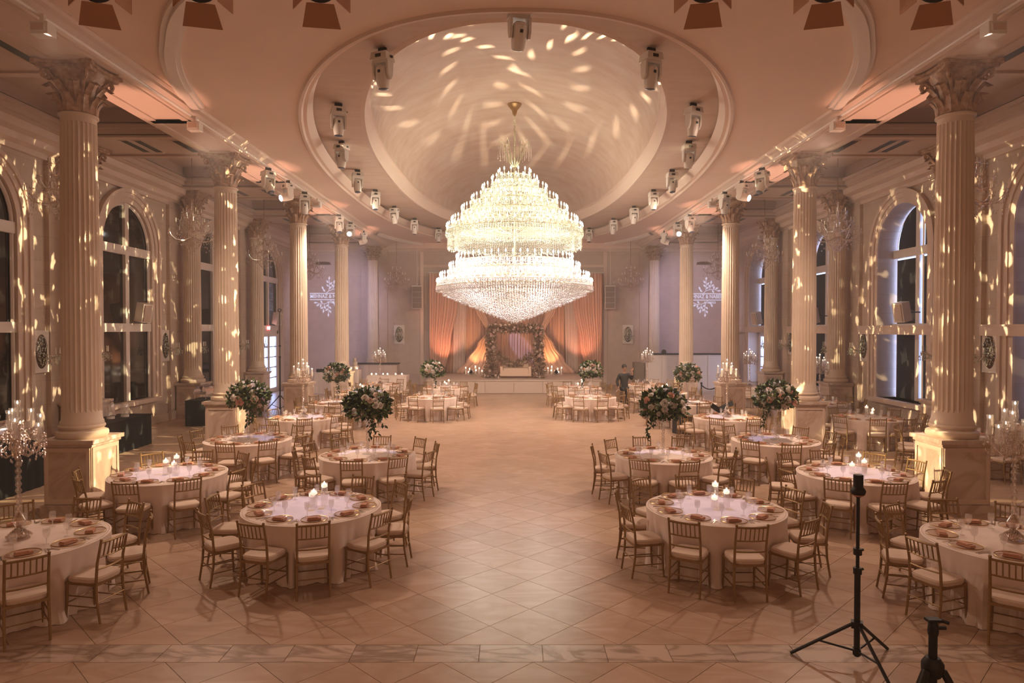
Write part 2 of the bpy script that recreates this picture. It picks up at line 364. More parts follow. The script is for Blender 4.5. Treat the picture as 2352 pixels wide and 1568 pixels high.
# ---- walls with arched windows
HW, SILL, SPR = 1.37, .92, 5.78
def arch(yc, hw, z0, z1, n=20):
    return [(yc - hw, z0)] + [(yc - hw * math.cos(PI * i / n), z1 + hw * math.sin(PI * i / n)) for i in range(n + 1)] + [(yc + hw, z0)]
def wall_side(sg):
    x = X0 + sg * WX; dep = .14 if sg < 0 else .62; mb = MB(); top = 8.5
    def q(y0, y1, z0, z1): mb.add([(x, y0, z0), (x, y1, z0), (x, y1, z1), (x, y0, z1)], [(0, 1, 2, 3)])
    prev = FRONT
    for k, yc in enumerate(BAYY):
        z0 = SILL if k < 3 else 0
        q(prev, yc - HW, 0, top); prev = yc + HW
        if z0: q(yc - HW, yc + HW, 0, z0)
        a = arch(yc, HW, z0, SPR)
        for (y0, za), (y1, zb) in zip(a[1:-2], a[2:-1]): mb.add([(x, y0, za), (x, y1, zb), (x, y1, top), (x, y0, top)], [(0, 1, 2, 3)])
        loop = a + [a[0]]
        for (y0, za), (y1, zb) in zip(loop[:-1], loop[1:]):
            mb.add([(x, y0, za), (x, y1, zb), (x + sg * dep, y1, zb), (x + sg * dep, y0, za)], [(0, 1, 2, 3)])
    q(prev, BACK, 0, top)
    o = struct('wall_left' if sg < 0 else 'wall_right', mb, 'stone_x', smooth=False)
    props(o, 'cream stone side wall with tall arched windows, ' + ('left' if sg < 0 else 'right') + ' of the hall', 'wall')
    # crown moulding under the aisle ceiling and a plinth
    cr = [(x, 7.55), (x - sg * .10, 7.55), (x - sg * .12, 7.68), (x - sg * .28, 7.74), (x - sg * .34, 7.88), (x - sg * .55, 7.94), (x - sg * .62, ZA + .02), (x, ZA + .02)]
    t = struct('trim_%d' % (1 if sg < 0 else 2), MB().ext(cr, FRONT, BACK), 'moulding')
    props(t, 'stepped plaster crown moulding along the ' + ('left' if sg < 0 else 'right') + ' aisle wall', 'moulding')
    bb = MB(); prev = FRONT
    for yb in BAYY[3:]:
        bb.box(min(x, x - sg * .06), max(x, x - sg * .06), prev, yb - HW - .42, 0, .24); prev = yb + HW + .42
    bb.box(min(x, x - sg * .06), max(x, x - sg * .06), prev, BACK, 0, .24)
    props(struct('baseboard_left' if sg < 0 else 'baseboard_right', bb, 'moulding', smooth=False), 'low stone baseboard of the ' + ('left' if sg < 0 else 'right') + ' aisle wall', 'baseboard')
    if sg > 0:
        lb = MB(); prev = 13.0
        for yb in COLY[1:]:
            lb.box(x - .17, x, prev, yb - .72, 3.02, 3.30); lb.box(x - .21, x, prev, yb - .72, 3.26, 3.31); prev = yb + .72
        lb.box(x - .17, x, prev, BACK - .05, 3.02, 3.30)
        props(struct('trim_3', lb, 'moulding', smooth=False), 'projecting stone ledge at mid height along the right wall', 'ledge')
wall_side(-1); wall_side(1)
BN = ['nearest', 'second', 'third', 'farthest']
def window(idx, sg, k):
    yc = BAYY[k]; dep = .10 if sg < 0 else .58; xg = X0 + sg * (WX + dep); x = X0 + sg * WX
    wname = 'window_%d' % idx; side = 'left' if sg < 0 else 'right'
    root = thing(wname, '%s tall arched window with dark panes in the %s wall' % (BN[k], side), 'window', (0, 0, 0)); root['kind'] = 'structure'
    z0 = SILL if k < 3 else 3.34
    cs = MB()                                            # stepped arched casing standing proud of the wall
    for (i0, i1, pr) in ((.0, .17, .05), (.17, .32, .09), (.32, .44, .14)):
        a, b = arch(yc, HW + i0, SILL - .02 if k < 3 else 0, SPR), arch(yc, HW + i1, SILL - .02 if k < 3 else 0, SPR); n = len(a)
        xp = x - sg * pr
        vs = [(xp, *p) for p in a] + [(xp, *p) for p in b] + [(x, *p) for p in a] + [(x, *p) for p in b]; fs = []
        for i in range(n - 1):
            fs += [(i, i + 1, n + i + 1, n + i), (i, i + 1, 2 * n + i + 1, 2 * n + i), (n + i, n + i + 1, 3 * n + i + 1, 3 * n + i)]
        cs.add(vs, fs)
    obj('casing', cs, 'moulding', root)
    if k < 3: obj('sill', MB().box(min(xg, x - sg * .22), max(xg, x - sg * .22), yc - HW - .3, yc + HW + .3, SILL - .14, SILL), 'moulding', root, smooth=False)
    t0, t1 = min(xg, xg - sg * .09), max(xg, xg - sg * .09)
    obj('mullion', MB().box(t0, t1, yc - .105, yc + .105, z0, SPR + HW - .01), 'white_paint', root, smooth=False)
    for zt, hh in ((5.66, .14), (3.24, .13)):
        obj('transom', MB().box(t0 - .006, t1 + .006, yc - HW, yc + HW, zt - hh, zt + hh), 'white_paint', root, smooth=False)
    if sg < 0: obj('frame', MB().path([(xg + .03, *p) for p in arch(yc, HW - .04, z0, SPR)], .05, 6), 'white_paint', root)
    def pane(pts, m, xx, nm='pane'):
        n = len(pts); obj(nm, MB().add([(xx, *p) for p in pts] + [(xx + sg * .02, *p) for p in pts], [tuple(range(n)), tuple(range(2 * n - 1, n - 1, -1))] + [(i, (i + 1) % n, n + (i + 1) % n, n + i) for i in range(n)]), m, root, smooth=False)
    zl = [(3.37, 5.52)] + ([(SILL, 3.11)] if k < 3 else [])
    for s2 in (-1, 1):
        for za, zb in zl:
            ya, yb = sorted((yc + s2 * .105, yc + s2 * HW)); pts = [(ya, za), (yb, za), (yb, zb), (ya, zb)]
            if sg < 0: pane(pts, 'night_glass', xg)
            else:
                pane(pts, 'blue_daylight', xg + .06)
                pane([(ya + .05, za), (yb - .12, za), (yb - .12, zb - .05), (ya + .05, zb - .05)], 'shade_black', xg - .02, 'roller_shade')
        n = 10; aa = [math.acos(.105 / HW) * i / n for i in range(n + 1)]
        pts = [(yc + s2 * .105, 5.80)] + [(yc + s2 * HW, 5.80)] + [(yc + s2 * HW * math.cos(t), SPR + HW * math.sin(t)) for t in aa]
        if sg < 0: pane(pts, 'night_glass', xg)
        else:
            pane(pts, 'blue_daylight', xg + .06); pane([(yc + s2 * .105 + (.04 if s2 > 0 else -.12) + (p[0] - yc - s2 * .105) * .86, p[1] - .03) for p in pts], 'shade_black', xg, 'roller_shade')
    if k == 3:                                           # french door below the window
        d = thing('door_%d' % (1 if sg < 0 else 2), 'glazed double door with blue light outside, far end of the %s wall' % side, 'door'); d['kind'] = 'structure'
        for s2 in (-1, 1):
            ya, yb = sorted((yc + s2 * .02, yc + s2 * (HW - .18))); lf = MB(); t = .12
            lf.box(t0, t1, ya, ya + t, 0, 2.95); lf.box(t0, t1, yb - t, yb, 0, 2.95); lf.box(t0, t1, ya + t, yb - t, 2.82, 2.95); lf.box(t0, t1, ya + t, yb - t, 0, .22)
            leaf = obj('door_leaf', lf, 'white_paint', d, smooth=False)
            for r_ in range(5):
                za = .22 + r_ * .52
                obj('pane', MB().box(min(xg, xg + sg * .02), max(xg, xg + sg * .02), ya + t, yb - t, za, za + .50), 'blue_daylight', leaf, smooth=False)
                if r_: obj('muntin', MB().box(t0, t1, ya + t, yb - t, za - .02, za + .02), 'wood_brown', leaf, smooth=False)
            obj('door_handle', MB().tube((xg - sg * .14, yc + s2 * .1, 1.0), (xg - sg * .14, yc + s2 * .1, 1.25), .015), 'gold', leaf)
        obj('door_jamb', MB().box(t0, t1, yc - HW, yc - HW + .18, 0, 3.12).box(t0, t1, yc + HW - .18, yc + HW, 0, 3.12).box(t0, t1, yc - HW, yc + HW, 2.95, 3.12), 'white_paint', d, smooth=False)
        ex = obj('exit_sign', MB().box(-.02, .02, -.19, .19, -.11, .11), 'exit_red', None, (xg - sg * .112, yc - .1, 3.24), smooth=False, label='red glowing exit sign above the far %s glazed door' % side, cat='sign')
        tm = text_mesh('exit_letters', 'EXIT', .2, .003)
        to = obj('exit_letters', tm, 'lens_lit', ex); to.rotation_euler = (R(90), 0, R(-90) if sg > 0 else R(90)); to.location = (-sg * .022, 0, -.07)
i = 1
for sg in (-1, 1):
    for k in range(4): window(i, sg, k); i += 1
# ---- back wall with pilaster strips
bw = struct('wall_back', MB().box(X0 - WX - .1, X0 + WX + .1, BACK, BACK + .25, 0, 8.6), 'stone_y', smooth=False); props(bw, 'cream stone end wall behind the draped stage', 'wall')
tr = MB()
for xx in (-5.25, 5.25):
    tr.box(X0 + xx - .10, X0 + xx + .10, BACK - .06, BACK, 0, 7.6)
tr.box(X0 - 5.35, X0 + 5.35, BACK - .07, BACK, 6.72, 6.86)
tr.ext([(BACK, 7.62), (BACK - .08, 7.62), (BACK - .15, 7.72), (BACK - .30, 7.78), (BACK - .36, 7.90), (BACK - .5, ZC), (BACK, ZC)], X0 - 12.2, X0 + 12.2, True)
props(struct('trim_4', tr, 'moulding', smooth=False), 'plaster panel moulding and cornice on the end wall', 'moulding')
# ---- nave ceiling with its oval opening
def nave_plate():
    N = 144; inn = oval(5.78, 14.15, OC, N); mb = MB(); xa, xb, ya, yb = X0 - 6.98, X0 + 6.98, FRONT, BACK
    outp = []
    for x, y in inn:
        dx, dy = x - X0, y - OC; t = min((6.98 / abs(dx)) if abs(dx) > 1e-6 else 1e9, ((yb - OC) / dy) if dy > 1e-6 else 1e9, ((ya - OC) / dy) if dy < -1e-6 else 1e9)
        outp.append((X0 + dx * t, OC + dy * t))
    vs = [(x, y, ZC) for x, y in inn] + [(x, y, ZC) for x, y in outp]; fs = []
    for i in range(N):
        j = (i + 1) % N; fs.append((i, j, N + j, N + i))
    base = len(vs); mb.add(vs, fs)
    for cx in (xa, xb):
        for cy in (ya, yb):
            best = sorted(range(N), key=lambda i: abs(outp[i][0] - cx) + abs(outp[i][1] - cy)); a = [i for i in best if abs(outp[i][0] - cx) < 1e-3][0]; b = [i for i in best if abs(outp[i][1] - cy) < 1e-3][0]
            mb.add([(cx, cy, ZC), (*outp[a], ZC), (*outp[b], ZC)], [(0, 1, 2)])
    mb.box(xa, xb, ya, yb, 11.6, 11.7)
    return mb
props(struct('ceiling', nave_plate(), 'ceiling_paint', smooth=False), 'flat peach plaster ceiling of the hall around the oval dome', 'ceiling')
O = lambda a, b, cy=OC: oval(a, b, cy)
props(struct('trim_5', loft([(O(6.02, 14.3), ZC + .01), (O(5.98, 14.27), ZC - .05), (O(5.92, 14.22), ZC - .05), (O(5.64, 14.0), ZC + .24), (O(5.84, 14.2), ZC + .27), (O(5.84, 14.2), ZR)]), 'moulding'), 'pale outer rim of the oval ceiling recess', 'moulding')
props(struct('trim_6', loft([(O(5.86, 14.22), ZR), (O(4.30, 12.05, 23.6), ZR)]), 'ring_paint'), 'flat oval ring of ceiling carrying the moving lights', 'ceiling')
props(struct('trim_7', loft([(O(4.34, 12.09, 23.6), ZR), (O(4.24, 11.99, 23.6), ZR - .03), (O(4.20, 11.95, 23.6), ZR + .38), (O(4.06, 11.75, 23.6), ZR + .42)]), 'moulding'), 'pale inner rim around the painted oval dome', 'moulding')
dm = []
for i in range(19):
    t = PI / 2 * i / 18; c = max(math.cos(t), .004); dm.append((O(4.08 * c, 11.8 * c, 23.6), ZR + .40 + 2.25 * math.sin(t)))
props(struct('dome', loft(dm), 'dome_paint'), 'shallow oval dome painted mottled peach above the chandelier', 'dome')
# curved mouldings where the large oval meets the beams
def catmull(P, n=10):
    P = [Vector(p) for p in P]; out = []
    for i in range(1, len(P) - 2):
        a, b, c, d = P[i - 1:i + 3]
        for k in range(n):
            t = k / n; out.append(.5 * ((2 * b) + (c - a) * t + (2 * a - 5 * b + 4 * c - d) * t * t + (3 * b - a - 3 * c + d) * t ** 3))
    return out + [P[-2]]
arc = catmull([(1.5, 7.9, 0), (0, 7.8, 0), (-2.6, 8.45, 0), (-4.75, 10.0, 0), (-5.85, 11.6, 0), (-6.5, 13.1, 0), (-6.95, 14.9, 0), (-7.2, 16.5, 0)])
mo = MB()
for sx in (1, -1):
    for far in (0, 1):
        pts = [(X0 + sx * p.x, 2 * OC - p.y if far else p.y) for p in arc]; pts = [p for p in pts if p[1] < BACK - .02]
        for off, wd, dz in ((0, .17, .07), (.0, .09, .12)):
            vs = []; fs = []
            for i, (x, y) in enumerate(pts):
                a = Vector(pts[max(i - 1, 0)]); b = Vector(pts[min(i + 1, len(pts) - 1)]); t = (b - a).normalized(); nn = Vector((-t.y, t.x))
                for s2 in (-1, 1):
                    for z in (ZC + .01, ZC - dz): vs.append((x + nn.x * wd * s2, y + nn.y * wd * s2, z))
            for i in range(len(pts) - 1):
                k = i * 4
                fs += [(k + 1, k + 3, k + 7, k + 5), (k, k + 1, k + 5, k + 4), (k + 2, k + 6, k + 7, k + 3)]
            mo.add(vs, fs)
props(struct('trim_8', mo, 'white_paint'), 'curved white mouldings sweeping across the hall ceiling to the beams', 'moulding')
# ---- beams over the columns and coffered aisle ceilings
for sg in (-1, 1):
    side = 'left' if sg < 0 else 'right'; mb = MB(); X = lambda v: X0 + sg * v
    def bx(m, a, b, y0, y1, z0, z1): m.box(min(X(a), X(b)), max(X(a), X(b)), y0, y1, z0, z1)
    bx(mb, 7.24, 8.30, FRONT, BACK, ZS, 8.75)
    prof = [(X(7.24), ZS), (X(7.20), ZS), (X(7.18), ZS + .04), (X(7.12), ZS + .06), (X(7.04), ZS + .12), (X(6.96), ZS + .15), (X(6.92), ZC - .02), (X(6.92), ZC + .05), (X(7.24), ZC + .05)]
    mb.ext(prof, FRONT, BACK)
    bm = struct('beam_' + side, mb, 'moulding', smooth=False); props(bm, 'long plaster beam carried by the %s row of columns' % side, 'beam')
    ys = [COLY[0] - 6.23 * 2] + [COLY[0] - 6.23] + COLY + [BACK]
    for ya, yb in zip(ys[:-1], ys[1:]):                      # raised borders of the recessed soffit panels
        for q in (0, 1):
            y0 = ya + (.55 if q == 0 else (yb - ya) / 2 + .1); y1 = (ya + yb) / 2 - .1 if q == 0 else yb - .55
            fr = MB()
            bx(fr, 7.26, 7.40, y0 - .2, y1 + .2, ZS - .035, ZS + .001); bx(fr, 7.98, 8.12, y0 - .2, y1 + .2, ZS - .035, ZS + .001)
            bx(fr, 7.40, 7.98, y0 - .2, y0, ZS - .035, ZS + .001); bx(fr, 7.40, 7.98, y1, y1 + .2, ZS - .035, ZS + .001)
            obj('soffit_panel', fr, 'moulding', bm, smooth=False)
    ac = MB(); ZT = 8.78
    bx(ac, 8.25, WX + .1, FRONT, BACK, ZT, ZT + .1)
    bx(ac, 11.45, WX + .1, FRONT, BACK, ZA, ZT); bx(ac, 8.25, 8.48, FRONT, BACK, ZA - .1, ZT)
    lines = [COLY[0] - 6.23] + COLY; edges = [FRONT]
    for yl in lines:
        bx(ac, 8.25, 11.5, yl - .95, yl + .95, ZA, ZT)
        bx(ac, 8.48, 11.45, yl - 1.05, yl - .86, ZA - .05, ZA); bx(ac, 8.48, 11.45, yl + .86, yl + 1.05, ZA - .05, ZA)
    bx(ac, 8.25, 11.5, BACK - 1.6, BACK, ZA, ZT)
    for ya, yb in zip(lines, lines[1:] + [BACK + .3]):
        y0, y1 = ya + .95, yb - .95 if yb < BACK else BACK - 1.6
        for ins, za, zb in ((.10, ZA + .03, ZA + .16), (.20, ZA + .16, ZA + .26), (.07, ZA + .34, ZA + .42)):
            bx(ac, 8.48, 8.48 + ins, y0, y1, za, zb); bx(ac, 11.45 - ins, 11.45, y0, y1, za, zb)
            bx(ac, 8.48, 11.45, y0, y0 + ins, za, zb); bx(ac, 8.48, 11.45, y1 - ins, y1, za, zb)
    props(struct('ceiling_aisle_' + side, ac, 'plaster', smooth=False), 'coffered plaster ceiling over the %s aisle' % side, 'ceiling')
    for j, yl in enumerate(COLY):
        for q, (xa, xb) in enumerate(((8.75, 8.95), (9.75, 9.95), (10.10, 10.30))):
            vt = thing('ceiling_vent', 'dark slotted air vent in the %s aisle ceiling by the %s column, %s of three' % (side, BN[j], ('first', 'middle', 'last')[q]), 'vent', (X((xa + xb) / 2), yl, ZA - .002), group='linear air vents of the aisle ceilings')
            obj('vent_frame', MB().box(-.13, .13, -.62, -.58, -.012, 0).box(-.13, .13, .58, .62, -.012, 0).box(-.13, -.1, -.58, .58, -.012, 0).box(.1, .13, -.58, .58, -.012, 0), 'plaster', vt, smooth=False)
            obj('vent_grille', MB().box(-.1, .1, -.58, .58, -.004, 0), 'dark_detail', vt, smooth=False)
# ---- columns
def flute(a, z): return 1 - .085 * max(0, abs(math.sin(12 * a)) - .25) / .75
SH_V = None
def leaf_mesh(h, wd, curl):
    def fn(u, v):
        x = (u - .5) * wd * (1 - .35 * v) * (1 + .12 * math.cos(v * 22)); t = v
        out = .02 + curl * t ** 3; z = h * t if t < .85 else h * (.85 - (t - .85) * .9 + .06)
        return (x, out + (.03 if abs(u - .5) < .1 else 0) - abs(u - .5) * .06, z)
    mb = MB().grid(fn, 7, 9); b = len(mb.v)
    return mb.grid(lambda u, v: tuple(np.array(fn(u, v)) - (0, .018, 0)), 7, 9).mesh('acanthus_leaf')
LEAF1 = leaf_mesh(.36, .25, .21); LEAF2 = leaf_mesh(.58, .26, .31)
def volute_mesh():
    pts = [(0, .22 * t + .06, .34 + .36 * t ** .6) for t in [i / 6 for i in range(7)]]
    cx, cz = .32, .64
    sp = [(0, cx + .085 * (1 - a / 16) * math.sin(a * .75), cz + .085 * (1 - a / 16) * math.cos(a * .75)) for a in range(13)]
    return MB().path(pts + sp, [.04] * 7 + [.034 - .0015 * i for i in range(13)], 8).mesh('volute')
VOL = volute_mesh()
def abacus_mesh(hw):
    pts = []
    for k in range(4):
        for t in range(7):
            u = -1 + 2 * t / 6; dpt = hw * (1 - .16 * (1 - u * u)); p = Vector((u * hw * .9, -dpt)); p.rotate(Matrix.Rotation(k * PI / 2, 2)); pts.append(p)
    n = len(pts); mb = MB()
    for z0, z1, f in ((.74, .80, .90), (.80, .86, 1.0)):
        mb.add([(p.x * f, p.y * f, z0) for p in pts] + [(p.x * f, p.y * f, z1) for p in pts], [(i, (i + 1) % n, n + (i + 1) % n, n + i) for i in range(n)] + [tuple(range(n - 1, -1, -1)), tuple(range(n, 2 * n))])
    return mb.mesh('abacus', False)
ABA = abacus_mesh(.60)
BELL = MB().lathe([(.335, 0), (.32, .10), (.31, .3), (.34, .5), (.44, .70), (.48, .76)], 32).mesh('bell')
PED = None
def pedestal(h, hw):
    mb = MB().box(-hw, hw, -hw, hw, .14, h - .1).box(-hw - .05, hw + .05, -hw - .05, hw + .05, 0, .14)
    mb.box(-hw - .03, hw + .03, -hw - .03, hw + .03, h - .12, h - .07).box(-hw - .07, hw + .07, -hw - .07, hw + .07, h - .07, h)
    return mb.mesh('pedestal', False)
def panel_frame(h, hw):
    mb = MB(); e = .018
    for k in range(4):
        mt = Matrix.Rotation(k * PI / 2, 4, 'Z'); a = hw - .02
        for x0, x1, z0, z1 in ((-a, -a + .06, .16, h - .14), (a - .06, a, .16, h - .14), (-a + .06, a - .06, .16, .24), (-a + .06, a - .06, h - .21, h - .14)):
            mb.box(x0, x1, -hw - e, -hw, z0, z1, mt)
    return mb.mesh('panel_frame', False)
PEDM = pedestal(1.275, .41); PFM = panel_frame(1.275, .41)
def shaft_mesh(z0, z1, r0, r1):
    h = z1 - z0; prof = [(r0 * 1.10, 0), (r0 * 1.10, .05), (r0 * 1.02, .10), (r0 * 1.004, .20), (r0 * .93, .27)]
    zs = [.23 + (h - .37) * i / 10 for i in range(11)]; flut = [(r0 + (r1 - r0) * (z / h) ** 1.6, z) for z in zs]
    mb = MB().lathe(prof, 32)
    mb.lathe(flut, 120, mod=flute)
    return mb.lathe([(r1 * 1.0, h - .17), (r1 * .99, h - .07), (r1 * 1.12, h - .05), (r1 * 1.12, h - .02), (r1, h)], 32).mesh('shaft')
BASEM = MB().lathe([(.385, 0), (.41, .03), (.42, .065), (.41, .11), (.37, .13), (.345, .14), (.34, .16), (.365, .175), (.372, .20), (.36, .225), (.33, .23)], 36).mesh('column_base')
SH_MAIN = shaft_mesh(1.50, 6.99, .315, .283); SH_ENG = shaft_mesh(1.50, 7.30, .30, .27)
def column(name, label, x, y, shaft, ztop, neck, small=1.0, group=None):
    t = thing(name, label, 'column', (x, y, 0), 0, group)
    p = obj('pedestal', PEDM, 'pedestal_marble', t); obj('panel_frame', PFM, 'moulding', p)
    obj('column_base', BASEM, 'column_stone', t, (0, 0, 1.275)); obj('shaft', shaft, 'column_stone', t, (0, 0, 1.50))
    cp = obj('capital', BELL, 'gilt_stone', t, (0, 0, neck)); s_ = (ztop - neck) / .86; cp.scale = (.88, .88, s_)
    obj('abacus', ABA, 'gilt_stone', cp)
    for k in range(8):
        a = k * PI / 4
        l = obj('acanthus_leaf', LEAF1, 'gilt_stone', cp, (.31 * math.sin(a) * -1, .31 * math.cos(a), 0), a)
        l = obj('acanthus_leaf', LEAF2, 'gilt_stone', cp, (-.28 * math.sin(a + PI / 8), .28 * math.cos(a + PI / 8), .03), a + PI / 8)
    for k in range(4): obj('volute', VOL, 'gilt_stone', cp, (-.24 * math.sin(PI / 4 + k * PI / 2), .24 * math.cos(PI / 4 + k * PI / 2), 0), PI / 4 + k * PI / 2)
    return t
for sg in (-1, 1):
    side = 'left' if sg < 0 else 'right'
    for j, y in enumerate(COLY):
        column('column', '%s freestanding fluted column with leafy capital in the %s row' % (BN[j], side), X0 + sg * COLX, y, SH_MAIN, ZS - .036, 6.99, group='columns lining the hall')
    for j, y in enumerate(COLY[1:]):
        xa, xb = sorted((X0 + sg * (WX - .12), X0 + sg * (WX + .02)))
        column('wall_column', '%s fluted column standing against the %s wall' % (('first', 'middle', 'last')[j], side), X0 + sg * (WX - .58), y, SH_ENG, ZA - .01, 7.30, group='columns along the side walls')
        props(struct('pilaster_%s_%d' % (side, j + 1), MB().box(xa, xb, y - .70, y + .70, 0, 7.99).box(xa - .05, xb + .05, y - .76, y + .76, 0, .3).box(min(xa, xa - sg * 0), xb, y - .55, y + .55, 7.7, 8.0), 'stone_x', smooth=False), '%s flat stone pilaster behind a column on the %s wall' % (('first', 'middle', 'last')[j], side), 'pilaster')
    column('wall_column', 'fluted column against the end wall %s of the stage' % side, X0 + sg * 7.95, BACK - .62, SH_ENG, ZS - .036, 7.05, group='columns on the end wall')
    props(struct('pilaster_back_' + side, MB().box(X0 + sg * 7.95 - .75, X0 + sg * 7.95 + .75, BACK - .16, BACK, 0, ZS), 'stone_y', smooth=False), 'flat stone pilaster on the end wall, %s of the stage' % side, 'pilaster')
# ================================================================== GREAT CHANDELIER
CY = 24.0; PXM = CY / 1568
def zpx(y): return 3.2 + (755 - y) * PXM
CAND_V, CAND_F = None, None
def lat_np(prof, n):
    mb = MB().lathe(prof, n, caps=False); return np.array(mb.v), np.array(mb.f)
SLV, SLF = lat_np([(.016, 0), (.016, .14)], 5)
BUV, BUF = lat_np([(.010, .14), (.021, .165), (.018, .20), (.003, .25)], 6)
def chandelier():
    t = thing('grand_chandelier', 'huge tiered crystal chandelier with glowing candle bulbs under the oval dome', 'chandelier', (X0, CY, 3.4))
    o = lambda n, mb, m, p=t, **k: obj(n, mb, m, p, (0, 0, -3.4), **k)
    ztop = ZR + .40 + 2.25
    o('ceiling_canopy', MB().lathe([(.02, ztop - .42), (.07, ztop - .36), (.10, ztop - .22), (.20, ztop - .10), (.25, ztop - .04), (.25, ztop + .01)], 20), 'gold')
    zc = zpx(322); st = MB(); nlk = 22
    for i in range(nlk):
        z = zc + (ztop - .40 - zc) * (i + .5) / nlk; hl = (ztop - .4 - zc) / nlk * .62
        pts = [(.03 * math.cos(a) if i % 2 else 0, 0 if i % 2 else .03 * math.cos(a), z + hl * math.sin(a)) for a in [PI * k / 4 for k in range(8)]]
        st.path(pts, .011, 5, closed=True)
    o('chain', st, 'pale_brass')
    cr = MB()
    for k in range(12):
        a = k * PI / 6; f = lambda r, z: (r * math.cos(a), r * math.sin(a), z)
        cr.path([f(.06, zpx(385)), f(.18, zpx(375)), f(.32, zpx(352)), f(.40, zpx(333)), f(.52, zpx(326)), f(.58, zpx(338))], [.022, .02, .016, .014, .012, .008], 5)
    cr.tube((0, 0, zpx(390)), (0, 0, zc), .05)
    crown = o('crown', cr, 'pale_brass')
    P = [(r * math.cos(a), r * math.sin(a), zpx(338) - .06 * q) for a in [k * PI / 6 for k in range(12)] for r in (.58, .42) for q in range(8)]
    o('crown_crystals', beads('crown_crystals', P, (.022, .022, .03)), 'crystal_clear', kind='stuff')
    o('stem', MB().tube((0, 0, zpx(728)), (0, 0, zpx(386)), .03), 'pale_brass')
    tiers = [(34, 389, 0), (49, 405, 0), (71, 425, 0), (95, 450, 0), (118, 474, 0), (141, 500, 0), (152, 515, 0), (130, 584, 1), (146, 604, 1), (167, 626, 1), (174, 640, 1)]
    for i, (rp, yp, low) in enumerate(tiers):
        r = rp * PXM; zt = zpx(yp); zr = zt - .27
        n = max(10, int(2 * PI * r / .23)); A = np.arange(n) * 2 * PI / n + i * .37
        f = MB().path([(r * math.cos(2 * PI * k / 48), r * math.sin(2 * PI * k / 48), zr) for k in range(48)], .018, 5, closed=True)
        for k in range(0, n, 2):
            a = A[k]; f.path([(.1 * math.cos(a), .1 * math.sin(a), zr - .10), (r * .6 * math.cos(a), r * .6 * math.sin(a), zr - .14), (r * math.cos(a), r * math.sin(a), zr)], .012, 4)
        ring = o('tier_ring', f, 'pale_brass')
        P = np.stack([(r + .05) * np.cos(A), (r + .05) * np.sin(A), np.full(n, zr)], 1)
        o('candle_sleeves', stamp('candle_sleeves', SLV, SLF, P, (1, 1, 1)), 'candle_wax', ring, kind='stuff').location = (0, 0, 0)
        o('candle_bulbs', stamp('candle_bulbs', BUV, BUF, P, (1.1, 1.1, 1)), 'bulb_cool' if low else 'bulb_warm', ring, kind='stuff').location = (0, 0, 0)
        # crystal curtains from this ring down past the next one
        nxt = {6: zpx(574), 10: zpx(672)}.get(i, zpx(tiers[i + 1][1]) - .27 - .12 if i + 1 < len(tiers) else zr - .4)
        PB = []; SB = []
        for rr, ln in ((r + .01, zr - nxt), (r + .07, .20), (r * .9, zr - nxt)):
            ns = max(12, int(2 * PI * rr / .085)); off = rng.uniform(0, 6)
            for s_ in range(ns):
                a = off + 2 * PI * s_ / ns; lj = ln * rng.uniform(.86, 1.04); kb = max(2, int(lj / .06))
                for b in range(kb):
                    PB.append((rr * math.cos(a), rr * math.sin(a), zr - lj * (b + .5) / kb)); big = b == kb - 1
                    SB.append((.024, .024, .05) if big else (.019, .019, .027))
        o('crystal_strands', beads('crystal_strands', PB, SB), 'crystal_pale' if low else 'crystal', ring, kind='stuff').location = (0, 0, 0)
    # lower bowl of long drops tapering to a point
    PB = []; SB = []; r0 = 170 * PXM
    rr = .12
    while rr < r0:
        zb = zpx(742) + (zpx(674) - zpx(742)) * (rr / r0) ** 1.08; ns = max(6, int(2 * PI * rr / .085))
        for s_ in range(ns):
            a = 2 * PI * s_ / ns + rr * 9; ln = rng.uniform(.38, .5); kb = 6; dz = rng.uniform(-.03, .03)
            for b in range(kb):
                PB.append((rr * math.cos(a), rr * math.sin(a), zb + dz + ln * b / kb)); SB.append((.025, .025, .045) if b == 0 else (.016, .016, .042))
        rr += .125
    o('lower_bowl_crystals', beads('lower_bowl_crystals', PB, SB), 'crystal_pale', kind='stuff')
    rings = MB()
    for rr in (.5, 1.0, 1.5, 2.0, 2.45): rings.path([(rr * math.cos(2 * PI * k / 40), rr * math.sin(2 * PI * k / 40), zpx(742) + (zpx(674) - zpx(742)) * (rr / r0) ** 1.08 + .45) for k in range(40)], .014, 4, closed=True)
    o('bowl_rings', rings, 'pale_brass')
    # point lights added among the tiers to brighten crystals and hall
    for k, (rad, z, e, c) in enumerate([(.9, zpx(440), 28, (1, .93, .76)), (1.7, zpx(520), 54, (1, .93, .76)), (1.9, zpx(620), 70, (1, .90, .84)), (1.9, zpx(664), 34, (1, .88, .86)), (.8, zpx(694), 16, (1, .88, .86))]):
        for q in range(6):
            a = q * PI / 3 + k; l = bpy.data.lights.new('inner_fill', 'POINT'); l.energy = e; l.color = c; l.shadow_soft_size = .30
            lo = bpy.data.objects.new('inner_fill', l); C.objects.link(lo); lo.parent = t; lo.location = (rad * math.cos(a), rad * math.sin(a), z - 3.4 - .1)
    return t
chandelier()
